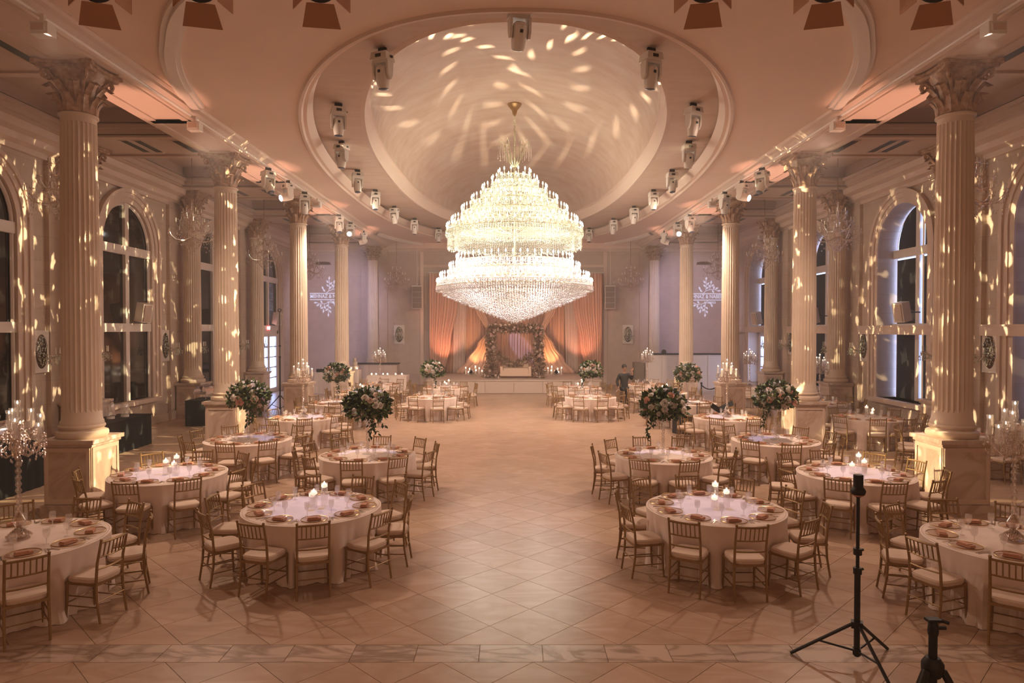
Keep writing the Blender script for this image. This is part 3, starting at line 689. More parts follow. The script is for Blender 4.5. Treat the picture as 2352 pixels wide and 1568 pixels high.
# ================================================================== SMALL AISLE CHANDELIERS
def small_chandelier(label, x, y, zc, zt, group):
    global SCH
    if SCH is None:
        t = thing('crystal_chandelier', label, 'chandelier', (x, y, zc), 0, group)
        st = MB().lathe([(.02, -.55), (.09, -.45), (.03, -.36), (.06, -.2), (.10, -.08), (.03, .05), (.05, .2), (.09, .32), (.03, .42), (.05, .55), (.02, .7), (.04, .85), (.015, .9)], 10)
        obj('stem', st, 'crystal_clear', t); P = []; SB = []
        for n, r, z, ph in ((10, .68, -.22, 0), (8, .46, .10, .3), (6, .26, .42, .1)):
            for k in range(n):
                a = ph + 2 * PI * k / n; c, s_ = math.cos(a), math.sin(a); f = lambda q, h: (q * c, q * s_, z + h)
                arm = obj('arm', MB().path([f(.05, 0), f(r * .4, -.12), f(r * .75, -.1), f(r * .95, .02), f(r, .10)], [.018, .014, .013, .013, .016], 5).lathe([(.01, 0), (.055, .02), (.06, .035)], 8, f(r, .10)), 'crystal_clear', t)
                obj('candle', MB().tube(f(r, .13), f(r, .26), .013, .011, 6), 'candle_wax', arm)
                for q in range(5): P.append(f(r + .05 * math.cos(q * 1.3), .05 - .07 * q)); SB.append((.018, .018, .034))
                for q in range(9):
                    u = q / 8; P.append((r * (.2 + .8 * u) * math.cos(a + .3 * u), r * (.2 + .8 * u) * math.sin(a + .3 * u), z + .30 - .55 * u + .5 * u * u)); SB.append((.013, .013, .02))
        for k in range(110):
            a = rng.uniform(0, 6.28); u = rng.uniform(0, 1); r = .12 + .55 * u * (1 if rng.uniform() < .6 else .6); P.append((r * math.cos(a), r * math.sin(a), .5 - 1.05 * u + rng.uniform(-.15, .05))); SB.append((.018, .018, .035))
        for k in range(16):
            a = k * PI / 8
            for q in range(7): P.append((.30 * (1 - q / 8) * math.cos(a), .30 * (1 - q / 8) * math.sin(a), -.35 - .05 * q)); SB.append((.016, .016, .024))
        obj('crystals', beads('crystals', P, SB), 'crystal_clear', t, kind='stuff')
        SCH = keep(t)
    else: t = dup(SCH, (x, y, zc), rng.uniform(0, 1), label, group)
    obj('hanging_cord', MB().tube((0, 0, .88), (0, 0, zt - zc), .012, n=5), 'wood_brown', t)
    return t
SCH = None
for sg in (-1, 1):
    for k in range(4):
        small_chandelier('%s crystal chandelier hanging in the %s aisle' % (BN[k], 'left' if sg < 0 else 'right'), X0 + sg * 10.15, BAYY[k], 6.30, 8.78, 'crystal chandeliers of the aisles')
    small_chandelier('crystal chandelier in front of the end wall, %s of the stage' % ('left' if sg < 0 else 'right'), X0 + sg * 6.45, BACK - 1.5, 5.95, ZC, 'crystal chandeliers by the end wall')
# ================================================================== WALL SCONCES
SCO = None
def sconce(label, x, y, z, rz, group):
    global SCO
    if SCO is None:
        t = thing('wall_sconce', label, 'sconce', (x, y, z), rz, group)      # faces local -Y
        obj('back_plate', MB().box(-.30, .30, -.07, 0, -.54, .54).box(-.25, .25, -.09, -.07, -.49, .49), 'white_paint', t, smooth=False)
        obj('mirror_oval', MB().add([(.21 * math.cos(a), -.105, .42 * math.sin(a)) for a in [k * PI / 12 for k in range(24)]] + [(.23 * math.cos(a), -.09, .44 * math.sin(a)) for a in [k * PI / 12 for k in range(24)]], [tuple(range(24))] + [(i, 24 + i, 24 + (i + 1) % 24, (i + 1) % 24) for i in range(24)]), 'mirror_oval', t)
        P = []
        for dx, ry in ((-.24, .30), (-.1, .42), (.1, .42), (.24, .30)):
            arm = obj('arm', MB().path([(0, -.1, -.12), (dx * .5, -.1 - ry * .5, -.2), (dx, -.1 - ry, -.08)], .012, 5).lathe([(.01, 0), (.06, .02)], 8, (dx, -.1 - ry, -.08)), 'crystal_clear', t)
            obj('candle', MB().tube((dx, -.1 - ry, -.06), (dx, -.1 - ry, .10), .014, .012, 6), 'candle_wax', arm)
            for q in range(16): P.append((dx + rng.normal(0, .05), -.1 - ry + rng.normal(0, .04), -.10 - rng.uniform(0, .22)))
        for q in range(90):
            a = rng.uniform(0, 6.28); u = math.sqrt(rng.uniform()); P.append((.19 * u * math.cos(a), -.13, .38 * u * math.sin(a)))
        obj('crystals', beads('crystals', P, (.018, .018, .03)), 'crystal', t, kind='stuff')
        SCO = keep(t); return t
    return dup(SCO, (x, y, z), rz, label, group)
for sg in (-1, 1):
    side = 'left' if sg < 0 else 'right'
    for j, yc in enumerate(COLY[1:]):
        for q, dy in enumerate((-1.02, 1.02)):
            sconce('crystal wall sconce on white plate %s the %s column of the %s wall' % (('before', 'beyond')[q], ('first', 'middle', 'last')[j], side), X0 + sg * (WX - .02), yc + dy, 2.62, R(-90) if sg > 0 else R(90), 'crystal wall sconces')
    sconce('crystal wall sconce on the end wall %s of the stage' % side, X0 + sg * 6.55, BACK - .02, 2.88, 0, 'crystal wall sconces of the end wall')
# ================================================================== SPEAKERS
for sg in (-1, 1):
    side = 'left' if sg < 0 else 'right'
    for k in (1, 2, 3):
        y = BAYY[k] + (.35 if sg < 0 else -.55); t = thing('wall_speaker', 'white tilted loudspeaker in front of the %s window of the %s wall' % (BN[k], side), 'speaker', (X0 + sg * (WX - .30), y, 3.72), R(20) * sg, 'tilted wall loudspeakers')
        b = MB().add([(-.16, -.17, -.30), (.16, -.17, -.30), (.19, .17, -.30), (-.19, .17, -.30), (-.16, -.17, .30), (.16, -.17, .30), (.19, .17, .30), (-.19, .17, .30)], [(0, 3, 2, 1), (4, 5, 6, 7), (0, 1, 5, 4), (1, 2, 6, 5), (2, 3, 7, 6), (3, 0, 4, 7)])
        cb = obj('cabinet', b, 'white_paint', t, smooth=False); cb.rotation_euler = (0, R(12) * -sg, 0)
        g = obj('grille', MB().box(-sg * .185 - .01, -sg * .185 + .01, -.13, .13, -.26, .26), 'plaster', cb, smooth=False)
        obj('bracket', MB().tube((sg * .15, 0, 0), (sg * (.28 if sg < 0 else .75), 0, 0), .02), 'dark_detail', t)
    la = thing('line_array_speaker', 'tall grey line array loudspeaker hung on the end wall %s of the drapes' % side, 'speaker', (X0 + sg * 5.48, BACK - .42, 5.0), sg * R(-8), 'line array loudspeakers')
    cb = obj('cabinet', MB().box(-.29, .29, -.2, .3, -.65, .65), 'white_paint', la, smooth=False); cb.rotation_euler = (R(4), 0, 0)
    for r_ in range(4): obj('grille', MB().box(-.26, .26, -.23, -.2, -.62 + r_ * .31, -.62 + r_ * .31 + .295), 'grill', cb, smooth=False)
    obj('hanger', MB().tube((0, .05, .6), (0, .05, 3.05), .012, n=6).ball((0, .05, .72), .05, 8), 'white_paint', la)
# ================================================================== MOVING HEAD LIGHTS
MH = None
def moving_head(label, x, y, z, rz, tilt, group, lit=False, nm='moving_head_light'):
    """hangs from its clamp at z; yoke and head below, front towards local -Y"""
    t = thing(nm, label, 'stage light', (x, y, z), rz, group)
    if not MHM:
        MHM['clamp'] = MB().box(-.10, .10, -.03, .03, -.10, 0).box(-.14, .14, -.05, .05, -.13, -.10).tube((-.08, 0, -.1), (-.08, 0, -.02), .03, n=6).tube((.08, 0, -.1), (.08, 0, -.02), .03, n=6).mesh('clamp', False)
        MHM['base'] = MB().add([(-.19, -.17, -.13), (.19, -.17, -.13), (.19, .17, -.13), (-.19, .17, -.13), (-.21, -.19, -.30), (.21, -.19, -.30), (.21, .19, -.30), (-.21, .19, -.30)], [(0, 3, 2, 1), (4, 5, 6, 7), (0, 1, 5, 4), (1, 2, 6, 5), (2, 3, 7, 6), (3, 0, 4, 7)]).mesh('base', False)
        yk = MB().box(-.19, .19, -.12, .12, -.37, -.30)
        for s_ in (-1, 1): yk.ext([(-.12, -.34), (.12, -.34), (.10, -.62), (.03, -.72), (-.03, -.72), (-.10, -.62)], s_ * .16, s_ * .21, True)
        MHM['yoke'] = yk.mesh('yoke', False)
        MHM['head'] = MB().lathe([(.09, .20), (.14, .15), (.155, 0), (.15, -.16), (.13, -.28), (.12, -.31)], 12).mesh('head')
        MHM['lens'] = MB().lathe([(.118, -.312), (.10, -.325), (.02, -.335)], 14).mesh('lens')
        MHM['lens_lit'] = MHM['lens'].copy(); MHM['lens_lit'].name = 'lens_lit'
        MHM['detail'] = MB().box(-.07, .07, -.197, -.188, -.26, -.19).mesh('detail', False)
        MHM['plug'] = MB().tube((.13, 0, -.2), (.25, .03, -.22), .03, n=6).mesh('plug', False); MHM['vent'] = MB().box(-.03, .03, -.162, -.13, .02, .08).mesh('vent', False)
    t.scale = (.82,) * 3
    obj('clamp', MHM['clamp'], 'dark_detail', t); obj('base', MHM['base'], 'white_plastic', t); obj('yoke', MHM['yoke'], 'white_plastic', t); obj('control_panel', MHM['detail'], 'dark_detail', t); obj('power_plug', MHM['plug'], 'dark_detail', t)
    h = obj('head', MHM['head'], 'white_plastic', t, (0, 0, -.60)); h.rotation_euler = (tilt, 0, 0)
    obj('head_vent', MHM['vent'], 'dark_detail', h)
    obj('lens', MHM['lens_lit' if lit else 'lens'], 'lens_lit' if lit else 'lens_off', h)
    return t
MHM = {}
def ring_pt(y, a=5.2, b=13.6, c=25.2, n=2.3): return a * max(0, 1 - (abs(y - c) / b) ** n) ** (1 / n)
ORD = ['first', 'second', 'third', 'fourth', 'fifth', 'sixth', 'seventh', 'eighth', 'ninth', 'tenth']
for sg in (-1, 1):
    for i, y in enumerate([12.75, 15.85, 19.0, 22.4, 25.6, 29.0, 32.2, 35.2]):
        moving_head('white moving head light, %s from the front on the %s of the dome ring' % (ORD[i], 'left' if sg < 0 else 'right'), X0 + sg * ring_pt(y), y, ZR, rng.uniform(-.5, .5), rng.uniform(-.25, .45), 'moving head lights around the dome')
moving_head('white moving head light at the front centre of the dome ring', X0 + .03, 10.95, ZR, .25, .5, 'moving head lights around the dome')
RIGX = 7.02
for sg in (-1, 1):
    side = 'left' if sg < 0 else 'right'
    pipe = obj('lighting_rail', MB().tube((0, 8.5, 0), (0, 33, 0), .028, n=8), 'white_paint', None, (X0 + sg * RIGX, 0, ZS - .04), label='white lighting rail fixed along the %s beam' % side, cat='rail')
    for i, (y, tl, rz, lit) in enumerate([(19.5, -.5, .9 * -sg, False), (21.2, -1.25, sg * .75, True), (22.9, .15, .4, False), (27.4, -.4, .5, False), (29.4, -1.38, 0, True), (32.0, -1.2, sg * 1.2, False)]):
        moving_head('white moving head light, %s from the front under the %s beam rail%s' % (ORD[i], side, ', lamp lit' if lit else ''), X0 + sg * RIGX, y, ZS - .06, rz, tl, 'moving head lights under the beams', lit)
    for i, y in enumerate((10.1, 14.9, 24.2)):
        t = thing('flood_light', 'small white flood lamp, %s along the %s beam rail' % (ORD[i], side), 'flood light', (X0 + sg * (RIGX - .05), y, ZS - .05), 0, 'small flood lamps on the beams')
        obj('bracket', MB().box(-.03, .03, -.03, .03, -.14, .02), 'white_paint', t, smooth=False)
        hd = obj('lamp_head', MB().box(-.13, .13, -.10, .10, -.30, -.12).box(-.10, .10, -.13, -.10, -.27, -.15), 'white_plastic', t, smooth=False)
        obj('lens', MB().box(-.09, .09, -.14, -.13, -.26, -.16), 'plaster', hd, smooth=False)
        spot('room_fill_beam', (-sg * .1, 0, -.36), (-sg * 5, (-3, 1, 3)[i], -7.5), (300, 1350, 2200)[i], (1, .73, .55), 150, .9, .15, t)  # wide fill light added at the rail lamps to brighten the hall
# ---- theatre lamps with barn doors over the camera
bar = obj('lighting_bar', MB().tube((-5.2, 0, 0), (5.2, 0, 0), .03, n=8).tube((-3.4, 0, 0), (-3.4, 0, 1.31), .015, n=6).tube((3.4, 0, 0), (3.4, 0, 1.31), .015, n=6), 'black', None, (0, 6.0, 6.74), label='black lighting bar hung overhead carrying the barn door lamps', cat='rail')
for i, px in enumerate((222, 460, 735, 1618, 1898, 2148)):
    x = (px - 1176) / 1568 * 6.0
    t = thing('barn_door_lamp', 'theatre lamp with metal barn door flaps, %s from the left at the top edge' % ORD[i], 'stage light', (x, 6.0, 6.74), math.atan2(x, 9) * -.9, 'barn door lamps over the camera')
    obj('clamp', MB().box(-.03, .03, -.03, .03, -.2, .04).box(-.15, .15, -.02, .02, -.24, -.2).box(-.15, -.135, -.02, .02, -.5, -.2).box(.135, .15, -.02, .02, -.5, -.2), 'black', t, smooth=False)
    bd = obj('lamp_body', MB().path([(0, -.24, .10), (0, -.2, .10), (0, .13, -.02), (0, .15, -.03)], [.10, .135, .135, .13], 16), 'wood_brown', t, (0, 0, -.48))
    obj('lens_ring', MB().path([(.115 * math.cos(a), .165 + .04 * math.sin(a), -.035 + .11 * math.sin(a)) for a in [k * PI / 10 for k in range(20)]], .02, 6, closed=True), 'black', bd)
    for s_ in (-1, 1):
        obj('barn_door_flap', MB().add([(s_ * .14, .16, -.12), (s_ * .14, .15, .08), (s_ * .25, .30, .06), (s_ * .25, .30, -.16), (s_ * .145, .155, -.12), (s_ * .145, .145, .08), (s_ * .255, .295, .06), (s_ * .255, .295, -.16)], [(0, 1, 2, 3), (7, 6, 5, 4), (0, 3, 7, 4), (1, 5, 6, 2), (3, 2, 6, 7), (0, 4, 5, 1)]), 'copper', bd, smooth=False)
    obj('barn_door_flap', MB().add([(-.12, .16, -.15), (.12, .16, -.15), (.17, .28, -.32), (-.17, .28, -.32), (-.12, .152, -.155), (.12, .152, -.155), (.17, .272, -.325), (-.17, .272, -.325)], [(0, 1, 2, 3), (7, 6, 5, 4), (0, 3, 7, 4), (1, 5, 6, 2), (3, 2, 6, 7), (0, 4, 5, 1)]), 'copper', bd, smooth=False)
# ================================================================== CHAIRS
def chair_proto():
    t = thing('banquet_chair', 'x', 'chair')
    g = 'gold_wood'
    post = [(0, -.05, 0), (0, -.01, .25), (0, 0, .44), (0, -.015, .65), (0, -.07, .90)]
    for s_ in (-1, 1):
        obj('back_post', MB().path([(s_ * (.185 if z > .3 else .19), y, z) for _, y, z in post], [.013, .015, .016, .015, .013], 7).ball((s_ * .185, -.072, .912), .018, 6), g, t)
        obj('front_leg', MB().path([(s_ * .195, .385, 0), (s_ * .19, .37, .2), (s_ * .19, .365, .43)], [.012, .015, .016], 7), g, t)
        for z in (.17, .28): obj('side_stretcher', MB().tube((s_ * .19, -.02, z), (s_ * .192, .375, z), .008, n=5), g, t)
    for z, nm in ((.20, 'front_stretcher'), ): obj(nm, MB().tube((-.19, .375, z), (.19, .375, z), .008, n=5), g, t)
    obj('rear_stretcher', MB().tube((-.19, -.02, .23), (.19, -.02, .23), .008, n=5), g, t)
    rail = lambda z, y, r, nm: obj(nm, MB().path([(-.185, y, z), (-.09, y - .018, z), (0, y - .024, z), (.09, y - .018, z), (.185, y, z)], r, 6), g, t)
    rail(.885, -.066, .014, 'top_rail'); rail(.72, -.03, .010, 'back_rail'); rail(.585, -.008, .010, 'back_rail')
    for k in range(6):
        x = -.13 + .052 * k; b = -.024 * (1 - (x / .185) ** 2)
        obj('spindle', MB().tube((x, -.03 + b, .72), (x, -.066 + b, .885), .008, n=5), g, t)
    obj('seat_frame', MB().box(-.20, .20, -.02, .385, .405, .435), g, t, smooth=False)
    def cf(u, v):
        a = 2 * PI * u; r = 1 if v < .6 else (1 - v) / .4; c, s_ = math.cos(a), math.sin(a)
        k = (abs(c) ** 5 + abs(s_) ** 5) ** -.2; e = [1, 1.02, 1.02, .95, .6, .01][round(v * 5)]; z = [.435, .45, .475, .492, .50, .503][round(v * 5)]
        return (.20 * c * k * e, .185 + .20 * s_ * k * e, z)
    obj('seat_cushion', MB().grid(cf, 24, 6, True), 'cushion', t)
    return keep(t)
def chair_simple():
    t = thing('banquet_chair', 'x', 'chair'); mb = MB()
    for s_ in (-1, 1):
        mb.path([(s_ * .19, -.05, 0), (s_ * .185, 0, .44), (s_ * .185, -.07, .92)], .015, 5).tube((s_ * .195, .385, 0), (s_ * .19, .365, .43), .014, n=5)
        mb.tube((s_ * .19, -.02, .2), (s_ * .19, .37, .2), .008, n=4)
    for z, y in ((.885, -.066), (.72, -.03), (.585, -.008)): mb.tube((-.185, y - .01, z), (.185, y - .01, z), .012, n=4)
    for k in range(6): mb.tube((-.13 + .052 * k, -.04, .72), (-.13 + .052 * k, -.078, .885), .008, n=4)
    mb.box(-.2, .2, -.02, .385, .405, .435); obj('frame', mb, 'gold_wood', t)
    obj('seat_cushion', MB().box(-.2, .2, -.015, .385, .435, .485), 'cushion', t, smooth=False)
    return keep(t)
CH0, CH1 = chair_proto(), chair_simple(); used = set()
def place(proto, loc, rz, label, group):
    if proto.name not in used:
        used.add(proto.name); proto.location = loc; proto.rotation_euler = (0, 0, rz); proto['label'] = label; proto['group'] = group; return proto
    return dup(proto, loc, rz, label, group)
# ---- tableware prototypes
def proto_plate():
    me = MB().lathe([(.02, .002), (.10, .003), (.16, .012), (.163, .014), (.158, .015), (.10, .007), (.02, .006)], 28).mesh('charger_plate')
    o = obj('charger_plate', me, 'plate_glass', None, label='x', cat='plate')
    rim = MB().path([(.162 * math.cos(2 * PI * k / 40), .162 * math.sin(2 * PI * k / 40), .015) for k in range(40)], .0065, 5, closed=True); obj('gold_rim', rim, 'gold', o); return keep(o)
def proto_goblet():
    o = obj('water_goblet', MB().lathe([(.034, 0), (.032, .004), (.006, .010), (.006, .07), (.022, .082), (.036, .11), (.039, .15), (.035, .185)], 14, caps=False), 'glass', None, label='x', cat='glass'); return keep(o)
def proto_napkin():
    def fn(u, v):
        x = (u - .5) * .21; y = (v - .5) * .105; z = .022 + .006 * math.cos(u * 9) + .006 * math.sin(v * 7); return (x, y, z)
    mb = MB().grid(fn, 9, 5); b = MB().box(-.085, .085, -.045, .045, .008, .024).box(-.08, .08, -.04, .043, .024, .033)
    o = obj('folded_napkin', b, 'napkin_rose', None, smooth=False, label='x', cat='napkin'); obj('top_fold', mb.mesh('top_fold') if False else MB().box(-.076, .045, -.034, .04, .033, .041), 'napkin_rose', o, smooth=False); return keep(o)
def proto_cut(kind):
    mb = MB().box(-.007, .007, -.10, .0, 0, .004)
    if kind == 'table_knife': mb.box(-.008, .008, 0, .10, .001, .003)
    elif kind == 'table_spoon': mb.lathe([(.004, .0), (.020, .003), (.022, .006)], 10, (0, .03, 0)).box(-.003, .003, -.01, .02, 0, .004)
    else:
        mb.box(-.011, .011, .0, .03, .001, .004)
        for k in range(3): mb.box(-.010 + .008 * k, -.006 + .008 * k, .03, .075, .001, .003)
    return keep(obj(kind, mb, 'silver', None, smooth=False, label='x', cat=kind.split('_')[1]))
PL, GB, NK = proto_plate(), proto_goblet(), proto_napkin(); CK, CS, CF = proto_cut('table_knife'), proto_cut('table_spoon'), proto_cut('table_fork')
# ---- centrepieces
def candle_trio(x, y, z, phrase, rot):
    for k, (a, r, h) in enumerate(((0, .10, .17), (2.3, .10, .24), (4.2, .11, .31))):
        nm = ('shortest', 'middle', 'tallest')[k]; a += rot
        v = thing('candle_vase', '%s glass cylinder with floating candle on the %s' % (nm, phrase), 'candle', (x + r * math.cos(a), y + r * math.sin(a), z), 0, 'glass cylinders with floating candles')
        obj('glass_cylinder', MB().lathe([(.03, .002), (.047, .004), (.047, h)], 16, caps=False), 'glass', v)
        cd = obj('floating_candle', MB().lathe([(.022, h - .06), (.043, h - .045), (.043, h - .022), (.034, h - .014)], 12), 'wax_glow', v)
        obj('flame', MB().lathe([(.004, h - .02), (.013, h - .008), (.010, h + .008), (.002, h + .026)], 8), 'flame', cd)
CA = None
def candelabrum(x, y, z, label, rot):
    global CA
    if CA is None:
        t = thing('crystal_candelabrum', label, 'candelabrum', (x, y, z), rot, 'tall crystal candelabra')
        obj('base', MB().lathe([(.11, 0), (.11, .015), (.04, .03), (.03, .13)], 18), 'crystal_clear', t); obj('base_crystals', beads('base_crystals', [(r * math.cos(a * 2.4), r * math.sin(a * 2.4), .03 + .11 * (1 - r / .13)) for a in range(90) for r in (.035 + .1 * ((a * 37) % 10) / 10,)], (.016, .016, .022)), 'crystal_clear', t, kind='stuff')
        prof = [(.028, .13), (.055, .17), (.07, .22), (.045, .27), (.025, .30)]
        for k in range(9): z0 = .30 + k * .075; prof += [(.018, z0), (.034, z0 + .025), (.034, z0 + .045), (.018, z0 + .07)]
        prof += [(.02, .99), (.05, 1.03), (.03, 1.08), (.02, 1.30), (.03, 1.34)]
        obj('stem', MB().lathe(prof, 12), 'crystal_clear', t); P = []
        spots = [(.24, k * PI / 3, 1.10 + .08 * (k % 2)) for k in range(6)] + [(.13, .5 + k * PI * 2 / 3, 1.26) for k in range(3)] + [(0, 0, 1.36)]
        for r, a, h in spots:
            c, s_ = math.cos(a), math.sin(a)
            arm = obj('arm', MB().path([(0, 0, 1.0), (r * .5 * c, r * .5 * s_, .96), (r * c, r * s_, h - .05), (r * c, r * s_, h)], .010, 5).lathe([(.012, 0), (.055, .015), (.055, .022)], 10, (r * c, r * s_, h)), 'crystal_clear', t)
            obj('candle', MB().tube((r * c, r * s_, h + .02), (r * c, r * s_, h + .21), .011, n=7), 'candle_wax', arm)
            obj('flame', MB().lathe([(.003, 0), (.009, .012), (.006, .024), (.001, .036)], 6, (r * c, r * s_, h + .21)), 'flame', arm)
            obj('hurricane_glass', MB().lathe([(.028, .02), (.038, .08), (.030, .16), (.027, .20), (.036, .25)], 12, (r * c, r * s_, h), caps=False), 'glass', arm)
            for q in range(14): P.append((r * c + .055 * math.cos(q * 1.1), r * s_ + .055 * math.sin(q * 1.1), h - .01 - .03 * (q % 4)))
        for q in range(160):
            a = rng.uniform(0, 6.28); r = .28 * math.sqrt(rng.uniform()); P.append((r * math.cos(a), r * math.sin(a), .98 + rng.uniform(-.06, .22) + .3 * (.28 - r)))
        obj('crystals', beads('crystals', P, (.014, .014, .022)), 'crystal_clear', t, kind='stuff')
        CA = keep(t); return t
    return dup(CA, (x, y, z), rot, label)
def rose_mesh():
    mb = MB()
    for k, (r, z, n) in enumerate(((1.0, 0, 6), (.78, .22, 5), (.5, .42, 4), (.25, .5, 3))):
        mb.lathe([(.25 * r, -.35 + z), (.85 * r, -.15 + z), (1.0 * r, .18 + z), (.9 * r, .34 + z), (.72 * r, .20 + z)], 10, mod=lambda a, zz, n=n, k=k: 1 + .10 * math.cos(n * a + k), caps=False)
    mb.lathe([(.72, .2), (.02, .3)], 10, caps=False); return mb.mesh('rose')
ROSE = {m: None for m in ('petal_white', 'petal_pink', 'petal_blush')}
for m in ROSE: ROSE[m] = rose_mesh(); ROSE[m].materials.append(M[m])
def bouquet(root, cz, rx, rz, nb, trail, seed, lf=900, dark='leaf_dark', light='leaf_light', pinks=.26, bs=.05):
    r_ = np.random.default_rng(seed)
    def shell(n, lo, hi):
        d = r_.normal(0, 1, (n, 3)); d /= np.linalg.norm(d, axis=1)[:, None]; d[:, 2] = np.where(d[:, 2] < -.5, d[:, 2] * .5, d[:, 2]); return d, d * np.array([rx, rx, rz]) * r_.uniform(lo, hi, n)[:, None] + (0, 0, cz)
    d, p = shell(lf, .55, 1.0); obj('foliage', leaves('foliage', p, d, .125), dark, root, kind='stuff')
    d, p = shell(lf // 2, .75, 1.05); obj('pale_foliage', leaves('pale_foliage', p, d, .11), light, root, kind='stuff')
    d, p = shell(nb, .86, 1.02)
    for k in range(nb):
        u = r_.uniform(); m = 'petal_pink' if u < pinks * .5 else 'petal_blush' if u < pinks * 1.3 else 'petal_white'
        b = obj('bloom', ROSE[m], None, root, tuple(p[k])); s_ = bs * r_.uniform(.7, 1.35); b.scale = (s_,) * 3; b.rotation_euler = Vector(d[k]).to_track_quat('Z', 'Y').to_euler()
    if trail:
        P = []
        for (a, ln) in trail:
            for q in range(int(ln * 60)):
                u = q / (ln * 60); rr = rx * (.75 + .35 * u); P.append((rr * math.cos(a) + r_.normal(0, .025), rr * math.sin(a) + r_.normal(0, .025), cz - rz * .4 - u * ln))
        obj('trailing_vine', leaves('trailing_vine', P, np.tile((0, 0, -1.), (len(P), 1)), .085), dark, root, kind='stuff')
def flower_stand(x, y, z, label, seed, big, trail):
    t = thing('flower_arrangement', label, 'flowers', (x, y, z), 0, 'tall rose arrangements on clear stands')
    obj('base', MB().lathe([(.11, 0), (.11, .012), (.03, .03)], 18), 'glass', t)
    obj('stand', MB().lathe([(.022, .02), (.022, .50), (.06, .62), (.10, .66)], 12), 'glass', t)
    P = [(.03 * math.cos(k * 2.4), .03 * math.sin(k * 2.4), .04 + .62 * k / 60) for k in range(60)]
    obj('crystal_strands', beads('crystal_strands', P, (.010, .010, .016)), 'crystal_clear', t, kind='stuff')
    bouquet(t, .62 + .30, .40 if big else .37, .33, 92 if big else 78, trail, seed, 750, bs=.068)
    return t
# ================================================================== TABLES
RT = .915; ZT_ = .765
def cloth(name, ph, n=10, seed=0):
    r_ = random.Random(seed); a0 = r_.uniform(0, 6); N = 160
    def fn(u, v):
        a = 2 * PI * u
        if v < .25: k = v / .25; return (RT * k * math.cos(a) + 1e-4 * math.cos(a), RT * k * math.sin(a), ZT_)
        if v < .3: return ((RT + .012) * math.cos(a), (RT + .012) * math.sin(a), ZT_ - .012)
        t = (v - .3) / .7; gap = .5 - .5 * math.cos(n * (a - ph))              # 1 between chairs, 0 at chairs
        fold = .022 * math.sin(31 * a + a0) + .016 * math.sin(47 * a + 2 * a0)
        low = min(1, t * 1.6); rr = RT + .012 + low * (-.085 + .115 * gap ** 1.5) + t * fold + max(0, t - .86) * .35 * (.5 + .5 * math.sin(17 * a + a0)) * gap
        return (rr * math.cos(a), rr * math.sin(a), ZT_ - .012 - t * (ZT_ - .016))
    return MB().grid(fn, N, 22, True).mesh(name)
TABS = [('L1', -5.72, 7.88, 3, 'candelabra table at the left frame edge', 'cand'), ('L2', -5.80, 11.50, 1, 'candle table beside the nearest left column', 'trio'),
        ('L3', -2.74, 9.33, -18, 'front candle table left of the dance floor', 'trio'), ('L4', -2.81, 13.25, -1, 'flower table left of the dance floor', 'flower'),
        ('L5', -5.83, 15.05, 2, 'flower table beside the second left column', 'flower'), ('L6', -5.76, 18.8, -17, 'candelabra table beside the third left column', 'cand'),
        ('L7', -5.80, 22.55, 11, 'rear left flower table by the aisle', 'flower'), ('L8', -5.80, 26.3, 20, 'rear left candle table by the aisle', 'trio'), ('L9', -5.80, 30.0, 5, 'farthest left candelabra table', 'cand'),
        ('L10', -2.85, 24.5, 15, 'flower table left of the stage', 'flower'), ('L11', -2.78, 28.4, 4, 'candle table left below the stage', 'trio'),
        ('R1', 5.76, 7.80, -1, 'candelabra table at the right frame edge', 'cand'), ('R2', 5.80, 11.50, -2, 'candle table beside the nearest right column', 'trio'),
        ('R3', 2.78, 9.30, 2, 'front candle table right of the dance floor', 'trio'), ('R4', 2.92, 13.15, 7, 'flower table right of the dance floor', 'flower'),
        ('R5', 5.78, 14.95, -7, 'flower table beside the second right column', 'flower'), ('R6', 5.93, 18.8, 10, 'candelabra table beside the third right column', 'cand'),
        ('R7', 5.82, 22.55, 9, 'rear right flower table by the aisle', 'flower'), ('R8', 5.85, 26.3, 0, 'rear right candle table by the aisle', 'trio'), ('R9', 5.95, 30.0, 12, 'farthest right candelabra table', 'cand'),
        ('R10', 2.82, 24.5, 12, 'flower table right of the stage', 'flower'), ('R11', 2.80, 28.4, 20, 'candle table right below the stage', 'trio'),
        ('A1', 10.15, 15.35, 8, 'aisle table behind the nearest right column', None), ('A2', 9.80, 18.7, 15, 'candle table in the right aisle', 'trio'),
        ('A3', 10.2, 22.6, 3, 'candelabra table in the right aisle', 'cand'), ('A4', 9.95, 28.55, 10, 'farthest aisle candelabra table', 'cand')]
